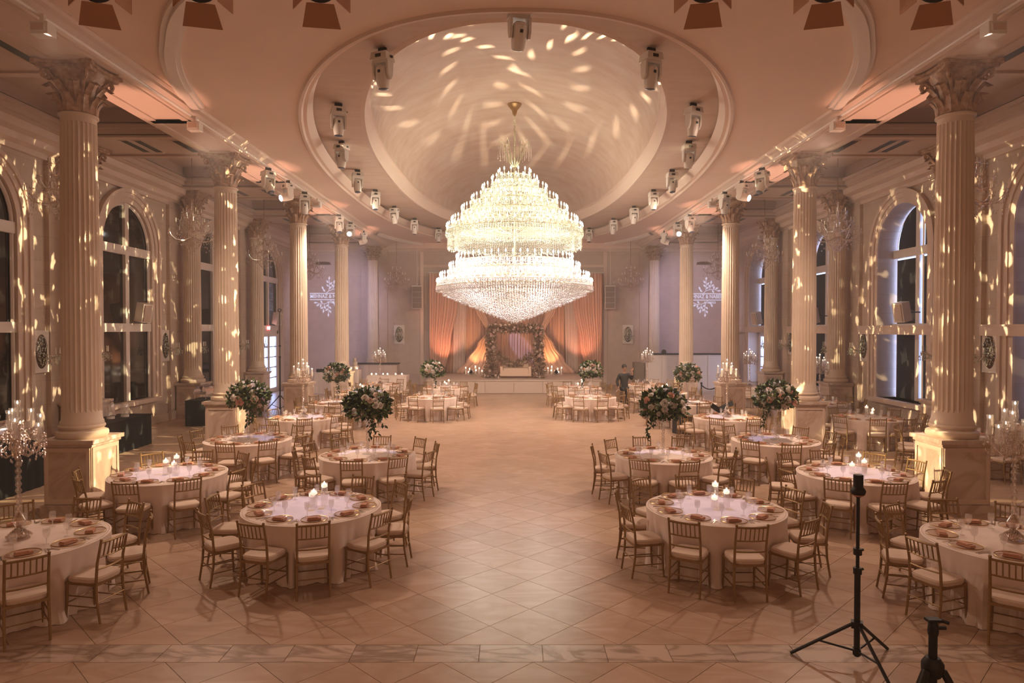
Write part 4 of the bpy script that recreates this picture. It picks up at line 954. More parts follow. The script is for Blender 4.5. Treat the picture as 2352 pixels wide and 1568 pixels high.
for ti, (key, tx, ty, ph, phrase, centre) in enumerate(TABS):
    rot0 = math.atan2(-ty, -tx) if False else -PI / 2
    phr = rot0 + R(ph)
    t = thing('banquet_table', 'round table under blush white cloth, the ' + phrase, 'table', (tx, ty, 0), 0, 'round banquet tables')
    obj('tablecloth', cloth('tablecloth', phr, seed=ti), 'linen', t)
    obj('tabletop', MB().lathe([(RT - .01, ZT_ - .03), (RT - .01, ZT_ - .006)], 40), 'wood_brown', t)
    obj('pedestal_leg', MB().lathe([(.3, 0), (.28, .03), (.05, .08), (.05, .7), (.2, .733)], 12), 'black', t)
    for k in range(10):
        a = phr + k * PI / 5 * -1; ja = a + rng.normal(0, .02); c, s_ = math.cos(a), math.sin(a); pos = ORD[k]
        where = 'at camera side' if k == 0 else pos + ' clockwise from camera side'
        rr = 1.275 + abs(rng.normal(0, .03)); cx, cy = tx + rr * math.cos(ja), ty + rr * math.sin(ja)
        px = 1176 + cx / cy * 1568
        blocked = any(abs(cx - (X0 + sg * COLX)) < .72 and abs(cy - yc) < .72 for sg in (-1, 1) for yc in COLY)
        if -90 < px < 2442 and not blocked:
            place(CH0 if ty < 20 else CH1, (cx, cy, 0), ja + PI / 2 + rng.normal(0, .06), 'gold chair %s, %s' % (where, phrase), 'gold banquet chairs at the round tables')
        rp = .715; x, y = tx + rp * c, ty + rp * s_; px = 1176 + x / y * 1568
        if not -40 < px < 2392: continue
        place(PL, (x, y, ZT_ + .001), a, 'gold rimmed plate %s, %s' % (where, phrase), 'glass charger plates')
        place(NK, (x, y, ZT_ + .001), a + PI / 2 + rng.normal(0, .1), 'folded rose napkin %s, %s' % (where, phrase), 'folded napkins on the plates')
        ga = a - .16; place(GB, (tx + .50 * math.cos(ga), ty + .50 * math.sin(ga), ZT_ + .001), 0, 'water goblet %s, %s' % (where, phrase), 'water goblets')
        if ty < 16 and key[0] != 'A':
            for pr, off, nm in ((CK, .195, 'knife'), (CS, .225, 'spoon'), (CF, -.20, 'fork')):
                place(pr, (x - s_ * off, y + c * off, ZT_ + .001), a + PI / 2 + rng.normal(0, .05), 'silver %s %s, %s' % (nm, where, phrase), 'silver %ss at the places' % nm)
    if centre == 'trio': candle_trio(tx + .05, ty, ZT_ + .001, phrase, ti * .7 + 1)
    elif centre == 'cand': candelabrum(tx, ty, ZT_ + .001, 'tall crystal candelabrum with lit candles on the ' + phrase, ti * .5)
    elif centre == 'flower':
        tr = [(-1.2, .42), (-1.0, .35), (-.6, .22)] if key[0] == 'L' else [(-2.6, .45), (-2.3, .2)]
        flower_stand(tx, ty, ZT_ + .001, 'tall white and pink rose arrangement on the ' + phrase, 100 + ti, key[1:] in ('4', '5'), tr if ty < 17 else tr[:1])
# ================================================================== STAGE
st = thing('stage', 'low cream stage platform in front of the drapes', 'stage', (X0, 36.2, 0))
SZ = .68
obj('platform', MB().box(-4.3, 4.3, -2.55, 2.9, 0, SZ - .06).box(-4.33, 4.33, -2.60, 2.9, SZ - .06, SZ), 'stage_white', st, smooth=False)
for k in range(6): obj('front_panel', MB().box(-4.28 + k * 1.43, -4.28 + k * 1.43 + 1.40, -2.585, -2.54, .02, SZ - .08), 'stage_white', st, smooth=False)
DY = 38.75; P2 = DY / 1568
def drape(name, m, rows, y, pl, label=None, parent=None, amp=.05, grp=None, seed=1):
    """rows: (z, x_left, x_right) from top to bottom; pleats run down the cloth"""
    r_ = random.Random(seed); ph = r_.uniform(0, 6)
    def fn(u, v):
        q = v * (len(rows) - 1); i = min(int(q), len(rows) - 2); f = q - i; f2 = f * f * (3 - 2 * f) if len(rows) > 2 else f
        a, b = rows[i], rows[i + 1]; z = a[0] + (b[0] - a[0]) * f; xl = a[1] + (b[1] - a[1]) * f2; xr = a[2] + (b[2] - a[2]) * f2
        p = math.sin(2 * PI * pl * u + ph) + .4 * math.sin(2 * PI * pl * 1.7 * u + 2 * ph)
        return (xl + (xr - xl) * u, y - .05 - amp * p * (1 - .3 * v), z)
    o = obj(name, MB().grid(fn, max(30, int(pl * 9)), 15), m, parent); sm = o.modifiers.new('thickness', 'SOLIDIFY'); sm.thickness = .012
    return props(o, label, 'curtain' if label else None, grp)
X = lambda px: (px - 1176) * P2
ZD = 6.35
drape('backdrop_curtain', 'drape_rose', [(ZD, X(986), X(1386)), (SZ + .01, X(986), X(1386))], DY + .25, 62, 'wide pleated dusty rose backdrop curtain behind the stage', amp=.035)
obj('curtain_rod', MB().tube((X(984), DY + .1, ZD + .03), (X(1388), DY + .1, ZD + .03), .03), 'white_paint', None, label='white rod holding the stage drapes along the top', cat='rod')
for s_ in (-1, 1):
    side = 'left' if s_ < 0 else 'right'; mx = lambda px: X(px) if s_ < 0 else 2 * X(1184) - X(px)
    def rows(*rr): return [(z, *sorted((mx(a), mx(b)))) for z, a, b in rr]
    drape('beige_curtain', 'drape_beige', rows((ZD, 1044, 1072), (SZ + .01, 1040, 1068)), DY + .12, 6, 'narrow beige curtain panel, %s half of the backdrop' % side, amp=.03, grp='beige panels', seed=3)
    drape('side_curtain', 'drape_blush', rows((ZD, 987, 1066), (4.6, 987, 1052), (2.4, 987, 1036), (SZ + .01, 990, 1022)), DY - .02, 11, 'blush tied side curtain at the %s end of the backdrop' % side, grp='side curtains', seed=4)
    drape('crossed_swag', 'drape_blush', rows((6.0, 1062, 1096), (4.4, 1092, 1113), (2.95, 1118, 1128)), DY - .10, 4, 'upper diagonal swag running down to the flower arch from the %s' % side, amp=.03, grp='upper swags', seed=5)
    drape('gathered_swag', 'drape_blush', rows((3.0, 1116, 1130), (2.3, 1096, 1132), (1.4, 1072, 1130), (SZ + .01, 1048, 1126)), DY - .22, 7, 'gathered curtain flaring to the floor %s of the flower arch' % side, amp=.045, grp='lower swags', seed=6)
# ---- flower arch
AY = 35.0
ar = thing('flower_arch', 'square arch thick with dusty roses and leaves on the stage', 'arch', (X0 + .05, AY, SZ), 0)
obj('frame', MB().tube((-1.2, 0, 0), (-1.2, 0, 2.55), .04).tube((1.2, 0, 0), (1.2, 0, 2.55), .04).tube((-1.2, 0, 2.55), (1.2, 0, 2.55), .04), 'wood_brown', ar)
P = []; NN = []; r_ = np.random.default_rng(3); BP = []
for k in range(3400):
    u = r_.uniform(0, 7.5); j = r_.normal(0, 1, 3); j /= np.linalg.norm(j)
    if u < 2.6: p, q = np.array((-1.22, 0, u)), .22 + .22 * max(0, .9 - u)
    elif u < 4.9: p, q = np.array((-1.2 + (u - 2.6) / 2.3 * 2.4, 0, 2.55 + .02 * math.sin(u * 7))), .20
    else: p, q = np.array((1.22, 0, u - 4.9)), .22 + .22 * max(0, .9 - (u - 4.9))
    P.append(p + j * q * r_.uniform(.5, 1.05)); NN.append(j)
    if k % 15 == 0: BP.append((p + j * q * .98, j))
for k in range(420):
    a = r_.uniform(PI * 1.12, PI * 1.88); j = r_.normal(0, 1, 3); j /= np.linalg.norm(j); P.append(np.array((.85 * math.cos(a), .32, 1.45 + .75 * math.sin(a))) + j * .12); NN.append(j)
P = [np.array((p[0], p[1], max(p[2], .08))) for p in P]
obj('foliage', leaves('foliage', P, NN, .15), 'leaf_brown', ar, kind='stuff')
for p, j in BP:
    b = obj('bloom', ROSE['petal_blush' if r_.uniform() < .7 else 'petal_pink'], None, ar, tuple(p)); b.scale = (r_.uniform(.05, .085),) * 3; b.rotation_euler = Vector(j).to_track_quat('Z', 'Y').to_euler()
so = thing('settee', 'cream upholstered settee under the flower arch', 'sofa', (X0 + .1, AY + .15, SZ))
obj('seat', MB().box(-.66, .66, -.45, .25, .12, .42), 'sofa', so, smooth=False); obj('backrest', MB().box(-.66, .66, .22, .36, .12, .88), 'sofa', so, smooth=False)
for s_ in (-1, 1): obj('armrest', MB().box(s_ * .72 - .07, s_ * .72 + .07, -.45, .36, .12, .60), 'sofa', so, smooth=False)
for x in (-.66, .66):
    for y in (-.38, .28): obj('leg', MB().tube((x, y, 0), (x, y, .13), .025), 'gold', so)
obj('seat_cushion', MB().box(-.63, .63, -.46, .2, .42, .52), 'sofa', so, smooth=False)
for s_ in (-1, 1):
    for k in range(8):
        x = X0 + s_ * (1.75 + .125 * k + .04 * (k % 3)); y = 37.75 + .22 * (k % 2); h = (.26, .40, .30, .48, .24, .36, .20, .42)[k]
        v = thing('pillar_candle', 'glass cylinder candle on the stage %s of the arch, %s from the arch' % ('left' if s_ < 0 else 'right', ORD[k]), 'candle', (x, y, SZ), 0, 'candles on the stage')
        obj('glass_cylinder', MB().lathe([(.045, 0), (.045, h)], 10, caps=False), 'glass', v); obj('candle', MB().lathe([(.035, 0), (.035, h - .1)], 8), 'candle_wax', v)
        obj('flame', MB().lathe([(.006, h - .1), (.022, h - .07), (.004, h - .02)], 7), 'flame', v)
def uplight(label, x, y, z, target, watt, col, ang, grp):
    t = thing('uplight', label, 'uplight', (x, y, z), 0, grp)
    obj('foot', MB().box(-.09, .09, -.06, .06, 0, .02).box(-.1, -.085, -.03, .03, .02, .16).box(.085, .1, -.03, .03, .02, .16), 'black', t, smooth=False)
    b = obj('can', MB().lathe([(.05, -.08), (.075, -.06), (.08, .09), (.075, .09), (.07, -.05)], 14), 'black', t, (0, 0, .14))
    d = Vector(target) - Vector((x, y, z + .14)); b.rotation_euler = d.to_track_quat('Z', 'Y').to_euler()
    obj('lens', MB().lathe([(.068, .05), (.01, .055)], 12), 'lens_lit', b)
    dn = d.normalized() * .11
    s2 = spot('uplight_beam', (dn.x, dn.y, .14 + dn.z), (d.x, d.y, .14 + d.z), watt, col, ang, .7, .06, t)
    return t
for s_ in (-1, 1):
    side = 'left' if s_ < 0 else 'right'
    uplight('floor uplight behind the candles %s of the flower arch' % side, X0 + s_ * 2.35, 37.55, SZ, (X0 + s_ * 1.8, 38.75, 2.6), 170, (1, .54, .22), 70, 'stage uplights')
    uplight('floor uplight under the %s side curtain of the stage' % side, X0 + s_ * 3.85, 37.35, SZ, (X0 + s_ * 3.8, 38.75, 3.2), 230, (1, .40, .24), 70, 'stage uplights')
# ================================================================== MONOGRAMS: PROJECTED LIGHT PAINTED AS FLAT GLOWING LETTERS
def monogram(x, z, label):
    t = thing('painted_monogram', label, 'projection', (x, BACK - .03, z), 0, 'glowing cutouts of the projected names')
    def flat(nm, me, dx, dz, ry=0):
        o = obj(nm, me, 'projection_glow_paint', t, (dx, 0, dz)); o.rotation_euler = (R(90), ry, 0); return o
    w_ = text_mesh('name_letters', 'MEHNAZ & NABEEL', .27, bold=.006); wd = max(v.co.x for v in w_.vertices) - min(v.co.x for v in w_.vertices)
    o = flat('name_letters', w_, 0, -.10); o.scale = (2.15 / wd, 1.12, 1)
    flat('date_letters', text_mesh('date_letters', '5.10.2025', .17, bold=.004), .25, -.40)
    for dz in (.16, -.20): obj('rule_line', MB().box(-1.09, 1.09, -.004, .004, dz - .024, dz + .024), 'projection_glow_paint', t, smooth=False)
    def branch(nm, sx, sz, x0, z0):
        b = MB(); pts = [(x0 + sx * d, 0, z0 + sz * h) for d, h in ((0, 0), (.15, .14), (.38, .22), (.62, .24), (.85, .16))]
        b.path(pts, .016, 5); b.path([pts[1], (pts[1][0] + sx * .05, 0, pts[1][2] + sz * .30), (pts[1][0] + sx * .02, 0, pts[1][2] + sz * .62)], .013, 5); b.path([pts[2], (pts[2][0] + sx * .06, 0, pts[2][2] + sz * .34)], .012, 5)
        br = obj(nm, b, 'projection_glow_paint', t)
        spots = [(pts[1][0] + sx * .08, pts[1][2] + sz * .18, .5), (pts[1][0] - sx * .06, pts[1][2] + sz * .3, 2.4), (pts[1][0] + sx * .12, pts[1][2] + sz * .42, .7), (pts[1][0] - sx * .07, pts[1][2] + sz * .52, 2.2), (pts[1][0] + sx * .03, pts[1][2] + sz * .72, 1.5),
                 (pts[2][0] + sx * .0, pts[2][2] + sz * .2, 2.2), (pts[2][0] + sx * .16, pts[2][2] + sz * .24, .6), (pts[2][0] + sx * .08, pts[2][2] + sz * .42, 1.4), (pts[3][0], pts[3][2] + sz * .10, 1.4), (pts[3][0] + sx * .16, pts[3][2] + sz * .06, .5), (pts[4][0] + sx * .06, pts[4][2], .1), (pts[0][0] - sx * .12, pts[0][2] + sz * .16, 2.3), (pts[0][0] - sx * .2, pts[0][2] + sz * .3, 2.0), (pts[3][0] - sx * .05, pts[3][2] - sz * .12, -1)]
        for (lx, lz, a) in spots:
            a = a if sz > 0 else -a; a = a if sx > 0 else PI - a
            obj('painted_leaf', MB().add([(lx + .12 * math.cos(a), -.002, lz + .12 * math.sin(a)), (lx - .058 * math.sin(a), -.002, lz + .058 * math.cos(a)), (lx - .11 * math.cos(a), -.002, lz - .11 * math.sin(a)), (lx + .058 * math.sin(a), -.002, lz - .058 * math.cos(a))], [(0, 1, 2, 3)]), 'projection_glow_paint', br, smooth=False)
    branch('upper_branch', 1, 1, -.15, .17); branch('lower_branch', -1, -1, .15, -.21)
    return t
monogram(-10.50, 5.07, 'names and leafy branches as glowing cutouts for projected light, left of the stage')
monogram(11.10, 5.05, 'names and leafy branches as glowing cutouts for projected light, right of the stage')
for s_ in (-1, 1):
    t = thing('wall_vent', 'dark slotted vent high on the end wall above the %s projection' % ('left' if s_ < 0 else 'right'), 'vent', (X0 + s_ * 10.9, BACK - .02, 6.95), 0, 'dark vents of the end wall')
    obj('vent_body', MB().ext([(-.44, -.08), (.44, -.08), (.40, .05), (.15, .10), (-.15, .10), (-.40, .05)], -.10, 0), 'wood_brown', t, smooth=False).rotation_euler = (0, 0, 0)
    for k in range(3): obj('slot', MB().box(-.38, .38, -.115, -.10, -.06 + .04 * k, -.035 + .04 * k), 'dark_detail', t, smooth=False)
# ================================================================== REAR FURNITURE
def draped_box(name, label, cat, x0, x1, y0, y1, h, m, grp=None, top=None, skirt=True):
    t = thing(name, label, cat, ((x0 + x1) / 2, (y0 + y1) / 2, 0), 0, grp); a, b = (x1 - x0) / 2, (y1 - y0) / 2
    obj('tabletop', MB().box(-a - .01, a + .01, -b - .01, b + .01, h - .03, h), top or m, t, smooth=False)
    per = 2 * (2 * a + 2 * b); n = int(per / .05)
    def fn(u, v):
        s_ = u * per; pts = [(-a, -b), (a, -b), (a, b), (-a, b), (-a, -b)]
        for i in range(4):
            L = math.dist(pts[i], pts[i + 1])
            if s_ <= L + 1e-6: f = s_ / L; x = pts[i][0] + (pts[i + 1][0] - pts[i][0]) * f; y = pts[i][1] + (pts[i + 1][1] - pts[i][1]) * f; nn = ((0, -1), (1, 0), (0, 1), (-1, 0))[i]; break
            s_ -= L
        w_ = .012 * math.sin(u * per * 26) * v; return (x + nn[0] * w_, y + nn[1] * w_, (h - .02) * (1 - v) + .004)
    obj('skirt', MB().grid(fn, n, 4, True), m, t); return t
def votives(xs, y, z, phrase):
    for k, x in enumerate(xs):
        v = thing('votive_candle', 'small round glowing candle, %s along the %s' % (ORD[k], phrase), 'candle', (x, y + .05 * (k % 2), z), 0, 'candles of the ' + phrase)
        obj('glass_cup', MB().lathe([(.05, 0), (.06, .08)], 10, caps=False), 'glass', v); obj('candle', MB().lathe([(.045, .005), (.045, .06)], 10), 'candle_wax', v); obj('flame', MB().ball((0, 0, .085), .03, 8), 'flame', v)
draped_box('dessert_table', 'long blush draped table with candles, left end wall', 'table', -6.95, -5.05, 32.6, 33.5, .95, 'linen'); votives([-6.75, -6.55, -6.2, -6.0, -5.6, -5.3], 32.8, .95, 'long draped table')
cp = draped_box('cake_table', 'tall narrow draped plinth carrying the wedding cake', 'table', -7.95, -7.35, 32.7, 33.3, 1.22, 'linen')
ck = thing('wedding_cake', 'three tier pale cake on the draped plinth', 'cake', (-7.62, 33.0, 1.22))
for k, (r, z0, z1) in enumerate(((.20, 0, .2), (.145, .2, .4), (.09, .4, .58))): obj('cake_tier', MB().lathe([(r, z0), (r, z1 - .015), (r - .015, z1)], 20), 'stage_white', ck)
votives([-7.85, -7.74, -7.45], 32.78, 1.22, 'cake plinth')
bc = thing('bar_counter', 'grey panelled bar counter against the end wall on the left', 'bar', (-7.2, 36.5, 0))
obj('counter_top', MB().box(-1.15, 1.15, -.4, .4, 1.32, 1.38), 'dark_detail', bc, smooth=False); obj('body', MB().box(-1.1, 1.1, -.35, .35, 0, 1.32), 'drape_beige', bc, smooth=False)
for k in range(3): obj('front_panel', MB().box(-1.05 + k * .72, -1.05 + k * .72 + .66, -.37, -.35, .1, 1.24), 'drape_beige', bc, smooth=False)
dj = draped_box('disc_jockey_table', 'white draped table with black sound mixer, far left', 'table', -9.75, -8.3, 33.6, 34.6, 1.05, 'linen')
mx_ = thing('sound_mixer', 'black sound mixer lying on the white draped table', 'mixer', (-9.35, 34.0, 1.05)); obj('case', MB().box(-.35, .35, -.2, .2, 0, .16), 'black', mx_, smooth=False)
for k in range(4): obj('knob', MB().lathe([(.03, .16), (.025, .2)], 8, (-.24 + .16 * k, 0, 0)), 'silver', mx_)
br = thing('tall_bar', 'tall white bar front with dark top on the right by the end wall', 'bar', (8.95, 35.6, 0))
obj('counter_top', MB().box(-2.05, 2.05, -.35, .5, 1.86, 1.92), 'black', br, smooth=False); obj('body', MB().box(-2.0, 2.0, -.3, .5, 0, 1.86), 'white_paint', br, smooth=False)
for k in range(5): obj('front_panel', MB().box(-1.97 + k * .79, -1.97 + k * .79 + .75, -.33, -.30, .08, 1.80), 'white_paint', br, smooth=False)
for nm, lb, x, w_, h in (('till', 'small black till on the tall bar', 7.95, .12, .2), ('speaker_ball', 'round black lamp standing on the tall bar', 9.35, .1, .3)):
    obj(nm, MB().lathe([(w_, 0), (w_ * 1.1, h * .4), (w_ * .8, h * .9), (w_ * .3, h)], 10), 'black', None, (x, 35.7, 1.92), label=lb, cat='till' if nm == 'till' else 'lamp')
cab = thing('side_cabinet', 'grey purple cabinet standing left of the tall bar', 'cabinet', (6.65, 35.9, 0)); obj('body', MB().box(-.26, .26, -.3, .3, 0, 1.45), 'grill', cab, smooth=False)
for z0 in (.08, .76): obj('cabinet_door', MB().box(-.23, .23, -.32, -.3, z0, z0 + .62), 'grill', cab, smooth=False)
for k, (x, y) in enumerate(((7.75, 27.9), (8.95, 29.2))):
    s_ = thing('rope_stanchion', 'black stanchion post %s of the velvet rope' % ('near end', 'far end')[k], 'stanchion', (x, y, 0), 0, 'velvet rope stanchions')
    obj('base', MB().lathe([(.16, 0), (.16, .02), (.03, .05)], 16), 'black', s_); obj('post', MB().tube((0, 0, .04), (0, 0, .95), .03).ball((0, 0, .98), .05, 8), 'black', s_)
obj('velvet_rope', MB().path([(7.75 + 1.2 * t, 27.9 + 1.3 * t, .9 - .9 * t * (1 - t)) for t in [i / 10 for i in range(11)]], .025, 6), 'black', None, label='dark velvet rope sagging between two stanchions', cat='rope')
cs = thing('equipment_case', 'black equipment case on the floor between right tables', 'case', (5.22, 20.8, 0), .3)
obj('body', MB().box(-.22, .22, -.25, .25, 0, .5), 'black', cs, smooth=False); obj('lid', MB().box(-.23, .23, -.26, .26, .5, .58), 'black', cs, smooth=False); obj('handle', MB().path([(-.08, -.27, .4), (-.08, -.31, .4), (.08, -.31, .4), (.08, -.27, .4)], .012, 6), 'chrome', cs)
for k, (x, y, a) in enumerate(((5.62, 20.68, .5), (6.78, 20.68, 2.5))):
    s_ = thing('music_stand', 'black folded music stand %s in the right aisle' % ('nearest', 'farther')[k], 'stand', (x, y, 0), a, 'black folded stands')
    for q in range(3): obj('leg', MB().tube((0, 0, .3), (.28 * math.cos(q * 2.09), .28 * math.sin(q * 2.09), .01), .012, n=6), 'black', s_)
    obj('pole', MB().tube((0, 0, .25), (0, 0, .95), .014, n=6), 'black', s_); obj('desk', MB().box(-.26, .26, -.01, .01, .9, 1.05), 'black', s_, smooth=False).rotation_euler = (.4, .5, 0)
# ---- buffet tables of the left aisle
draped_box('buffet_table', 'long black skirted buffet table behind the nearest left column', 'table', -10.55, -9.55, 9.6, 14.0, .92, 'black_cloth')
draped_box('service_table', 'black skirted table by the second left window', 'table', -10.95, -10.05, 16.7, 19.0, .84, 'black_cloth')
draped_box('small_service_table', 'small black skirted table near the second left column', 'table', -10.75, -9.95, 22.4, 23.6, .84, 'black_cloth')
CHF = None
def chafing(label, x, y, z, rz):
    global CHF
    if CHF is None:
        t = thing('chafing_dish', label, 'chafing dish', (x, y, z), rz, 'silver chafing dishes')
        fr = MB()
        for sx in (-.28, .28):
            for sy in (-.18, .18): fr.tube((sx, sy, 0), (sx, sy, .2), .012, n=6)
        obj('stand', fr, 'chrome', t); obj('pan', MB().box(-.31, .31, -.21, .21, .18, .27), 'chrome', t, smooth=False)
        obj('roll_top_lid', MB().grid(lambda u, v: ((u - .5) * .60, -.20 * math.cos(PI * v), .27 + .22 * math.sin(PI * v)), 4, 13), 'chrome', t); obj('handle', MB().path([(-.12, -.17, .40), (-.12, -.22, .43), (.12, -.22, .43), (.12, -.17, .40)], .01, 6), 'chrome', t)
        CHF = keep(t); return t
    return dup(CHF, (x, y, z), rz, label)
for k, (x, y, z, lb) in enumerate(((-10.0, 13.2, .92, 'farthest on the long black buffet table'), (-10.0, 12.0, .92, 'middle of the long black buffet table'), (-10.0, 10.8, .92, 'nearest on the long black buffet table'), (-10.35, 22.9, .84, 'on the small black table'))):
    chafing('silver roll top chafing dish, ' + lb, x, y, z, R(90))
for k, (x, y, h) in enumerate(((-10.55, 17.9, .42), (-10.4, 18.3, .36))):
    d = thing('drink_dispenser', '%s glass drink dispenser on the black service table' % ('taller', 'shorter')[k], 'dispenser', (x, y, .84), 0, 'glass drink dispensers')
    obj('jar', MB().lathe([(.09, .06), (.1, .08), (.1, h - .04), (.07, h)], 14), 'glass', d); obj('stand', MB().lathe([(.1, 0), (.1, .06)], 14), 'white_paint', d); obj('lid', MB().lathe([(.08, h), (.06, h + .03), (.015, h + .05)], 12), 'silver', d); obj('tap', MB().tube((.1, 0, .1), (.15, 0, .1), .012, n=6), 'silver', d)
# ---- stands
def light_stand(name, label, x, y, h, rleg, zhub, head, rot=0, thick=.016):
    t = thing(name, label, 'light stand', (x, y, 0), rot)
    obj('lower_pole', MB().tube((0, 0, .10), (0, 0, h * .55), thick * 1.35), 'black', t); obj('upper_pole', MB().tube((0, 0, h * .5), (0, 0, h), thick * .8), 'black', t)
    for z in (h * .55, h * .66): obj('collar', MB().lathe([(thick * 1.9, -.03), (thick * 1.9, .03)], 10, (0, 0, z)).tube((0, 0, z), (-.05, -.02, z + .02), .012, n=6), 'black', t)
    obj('hub', MB().box(-.05, .05, -.04, .04, zhub - .03, zhub + .03), 'black', t, smooth=False); obj('lower_hub', MB().box(-.035, .035, -.035, .035, .12, .17), 'black', t, smooth=False)
    for k in range(3):
        a = k * 2 * PI / 3; c, s_ = math.cos(a), math.sin(a)
        lg = obj('leg', MB().tube((.04 * c, .04 * s_, zhub), (rleg * c, rleg * s_, .012), thick * .8, n=7), 'black', t); m_ = .55
        obj('brace', MB().tube((.03 * c, .03 * s_, .15), ((.04 + (rleg - .04) * m_) * c, (.04 + (rleg - .04) * m_) * s_, zhub * (1 - m_) + .012 * m_), thick * .5, n=6), 'black', lg)
    if head == 'lamp':
        obj('lamp_head', MB().lathe([(.02, h - .05), (.06, h - .02), (.068, h + .01), (.06, h + .03), (.044, h + .05), (.044, h + .16), (.04, h + .165)], 18), 'black', t)
        obj('red_lens', MB().lathe([(.045, h - .036), (.058, h - .022)], 18), 'exit_red' if False else 'napkin_rose', t)
    elif head == 'clip': obj('clip', MB().box(-.13, .13, -.04, .04, h, h + .05).box(-.09, .0, -.05, .05, h + .05, h + .10), 'black', t, smooth=False)
    else: obj('ring_head', MB().path([(.07 * math.cos(a), 0, h + .07 + .05 * math.sin(a)) for a in [k * PI / 6 for k in range(12)]], .018, 6, closed=True), 'black', t)
    return t
light_stand('light_stand', 'black tripod light stand with cylindrical head in the right foreground', 3.27, 6.42, 1.66, .58, .40, 'lamp', R(155), .02)
light_stand('light_stand', 'thin black light stand by the left buffet beside the sconce', -9.15, 14.6, 2.95, .5, .45, 'clip', .4)
light_stand('light_stand', 'tall black light stand in front of the third left column', -8.95, 26.3, 3.85, .6, .6, 'ring', .9, .022)
tp = thing('camera_tripod', 'black camera tripod without camera at the lower right edge', 'tripod', (2.86, 4.6, 0))
obj('centre_column', MB().tube((0, 0, .7), (0, 0, 1.14), .028), 'black', tp); obj('hub', MB().lathe([(.05, .84), (.07, .88), (.07, .93), (.045, .97)], 14), 'black', tp)
hd = obj('ball_head', MB().lathe([(.03, 1.12), (.035, 1.15), (.03, 1.2), (.02, 1.22)], 12).box(-.045, .045, -.03, .03, 1.215, 1.235), 'black', tp); obj('clamp_knob', MB().tube((.03, 0, 1.17), (.085, 0, 1.17), .013, n=8), 'black', hd); obj('plate_lever', MB().tube((.04, .0, 1.225), (.095, -.02, 1.21), .012, n=8), 'black', hd)
for k in range(3):
    a = R(205 + 120 * k); c, s_ = math.cos(a), math.sin(a); lg = obj('leg', MB().tube((.06 * c, .06 * s_, .89), (.30 * c, .30 * s_, .45), .026), 'black', tp); obj('lower_leg', MB().tube((.29 * c, .29 * s_, .47), (.54 * c, .54 * s_, .015), .018), 'black', lg); obj('foot', MB().ball((.54 * c, .54 * s_, .02), .02, 6), 'black', lg)
# ---- orchid plant and armchair in the left rear
op = thing('orchid_plant', 'white orchids in a black pot near the third left column', 'plant', (-8.75, 27.6, 0))
obj('pedestal', MB().box(-.3, .3, -.3, .3, 0, 1.05), 'black_cloth', op, smooth=False); obj('pot', MB().lathe([(.14, 1.05), (.18, 1.3), (.16, 1.3)], 14), 'black', op)
obj('stems', MB().path([(0, 0, 1.3), (.05, 0, 1.7), (.0, -.05, 2.1), (.12, -.1, 2.3)], .012, 5).path([(0, 0, 1.3), (-.08, 0, 1.7), (-.14, -.05, 2.0)], .012, 5), 'leaf_dark', op)
for k in range(22):
    u = k / 21; b = obj('bloom', ROSE['petal_white' if k % 3 else 'petal_blush'], None, op, (.16 * math.sin(k * 2.1), .12 * math.cos(k * 1.7), 1.55 + .8 * u)); b.scale = (.06,) * 3
am = thing('armchair', 'brown rounded armchair behind the third left column', 'chair', (-9.75, 25.6, 0), .4)
obj('seat', MB().box(-.38, .38, -.38, .38, .12, .46), 'wood_brown', am, smooth=False); obj('backrest', MB().grid(lambda u, v: ((.42 - .04 * v) * math.cos(PI * (1.0 - u) * 1.0), .05 + (.42 - .04 * v) * math.sin(PI * u), .3 + .75 * v), 20, 4), 'wood_brown', am)
for sx in (-.3, .3):
    for sy in (-.3, .3): obj('leg', MB().tube((sx, sy, 0), (sx, sy, .13), .025, n=6), 'black', am)
# ================================================================== PERSON
def skin(name, joints, edges, m, parent=None, sub=2, root=0):
    me = bpy.data.meshes.new(name); me.from_pydata([j[:3] for j in joints], edges, []); o = bpy.data.objects.new(name, me); C.objects.link(o); o.parent = parent
    sk = o.modifiers.new('skin', 'SKIN'); sk.use_smooth_shade = True
    for i, j in enumerate(joints):
        sv = me.skin_vertices[0].data[i]; sv.radius = (j[3], j[4] if len(j) > 4 else j[3]); sv.use_root = (i == root)
    s2 = o.modifiers.new('sub', 'SUBSURF'); s2.levels = sub; s2.render_levels = sub; me.materials.append(M[m]); return o
pr = thing('person', 'person in a dark suit walking past the rear right tables, one hand raised', 'person', (4.42, 26.85, 0), R(8))
ch_ = lambda *a: [(i, i + 1) for i in a]
bj = [(0, 0, .95, .13, .10), (0, 0, 1.15, .13, .10), (0, .01, 1.36, .15, .10), (0, .01, 1.46, .08, .07), (0, .0, 1.53, .05, .05), (0, -.01, 1.60, .065, .075), (0, -.01, 1.68, .078, .095), (0, -.01, 1.75, .05, .06),
      (-.17, .01, 1.40, .055), (-.27, .02, 1.16, .042), (-.25, -.06, .92, .03), (-.25, -.08, .84, .026),
      (.17, .01, 1.40, .055), (.29, -.02, 1.22, .042), (.27, -.18, 1.42, .032), (.26, -.20, 1.52, .026),
      (-.09, 0, .88, .085), (-.10, -.02, .50, .058), (-.10, .02, .10, .038), (-.10, -.10, .05, .032), (.09, 0, .88, .085), (.10, -.06, .52, .058), (.11, .12, .14, .038), (.11, .02, .06, .032)]
be = [(0, 1), (1, 2), (2, 3), (3, 4), (4, 5), (5, 6), (6, 7), (2, 8), (8, 9), (9, 10), (10, 11), (2, 12), (12, 13), (13, 14), (14, 15), (0, 16), (16, 17), (17, 18), (18, 19), (0, 20), (20, 21), (21, 22), (22, 23)]
skin('body', bj, be, 'skin', pr)
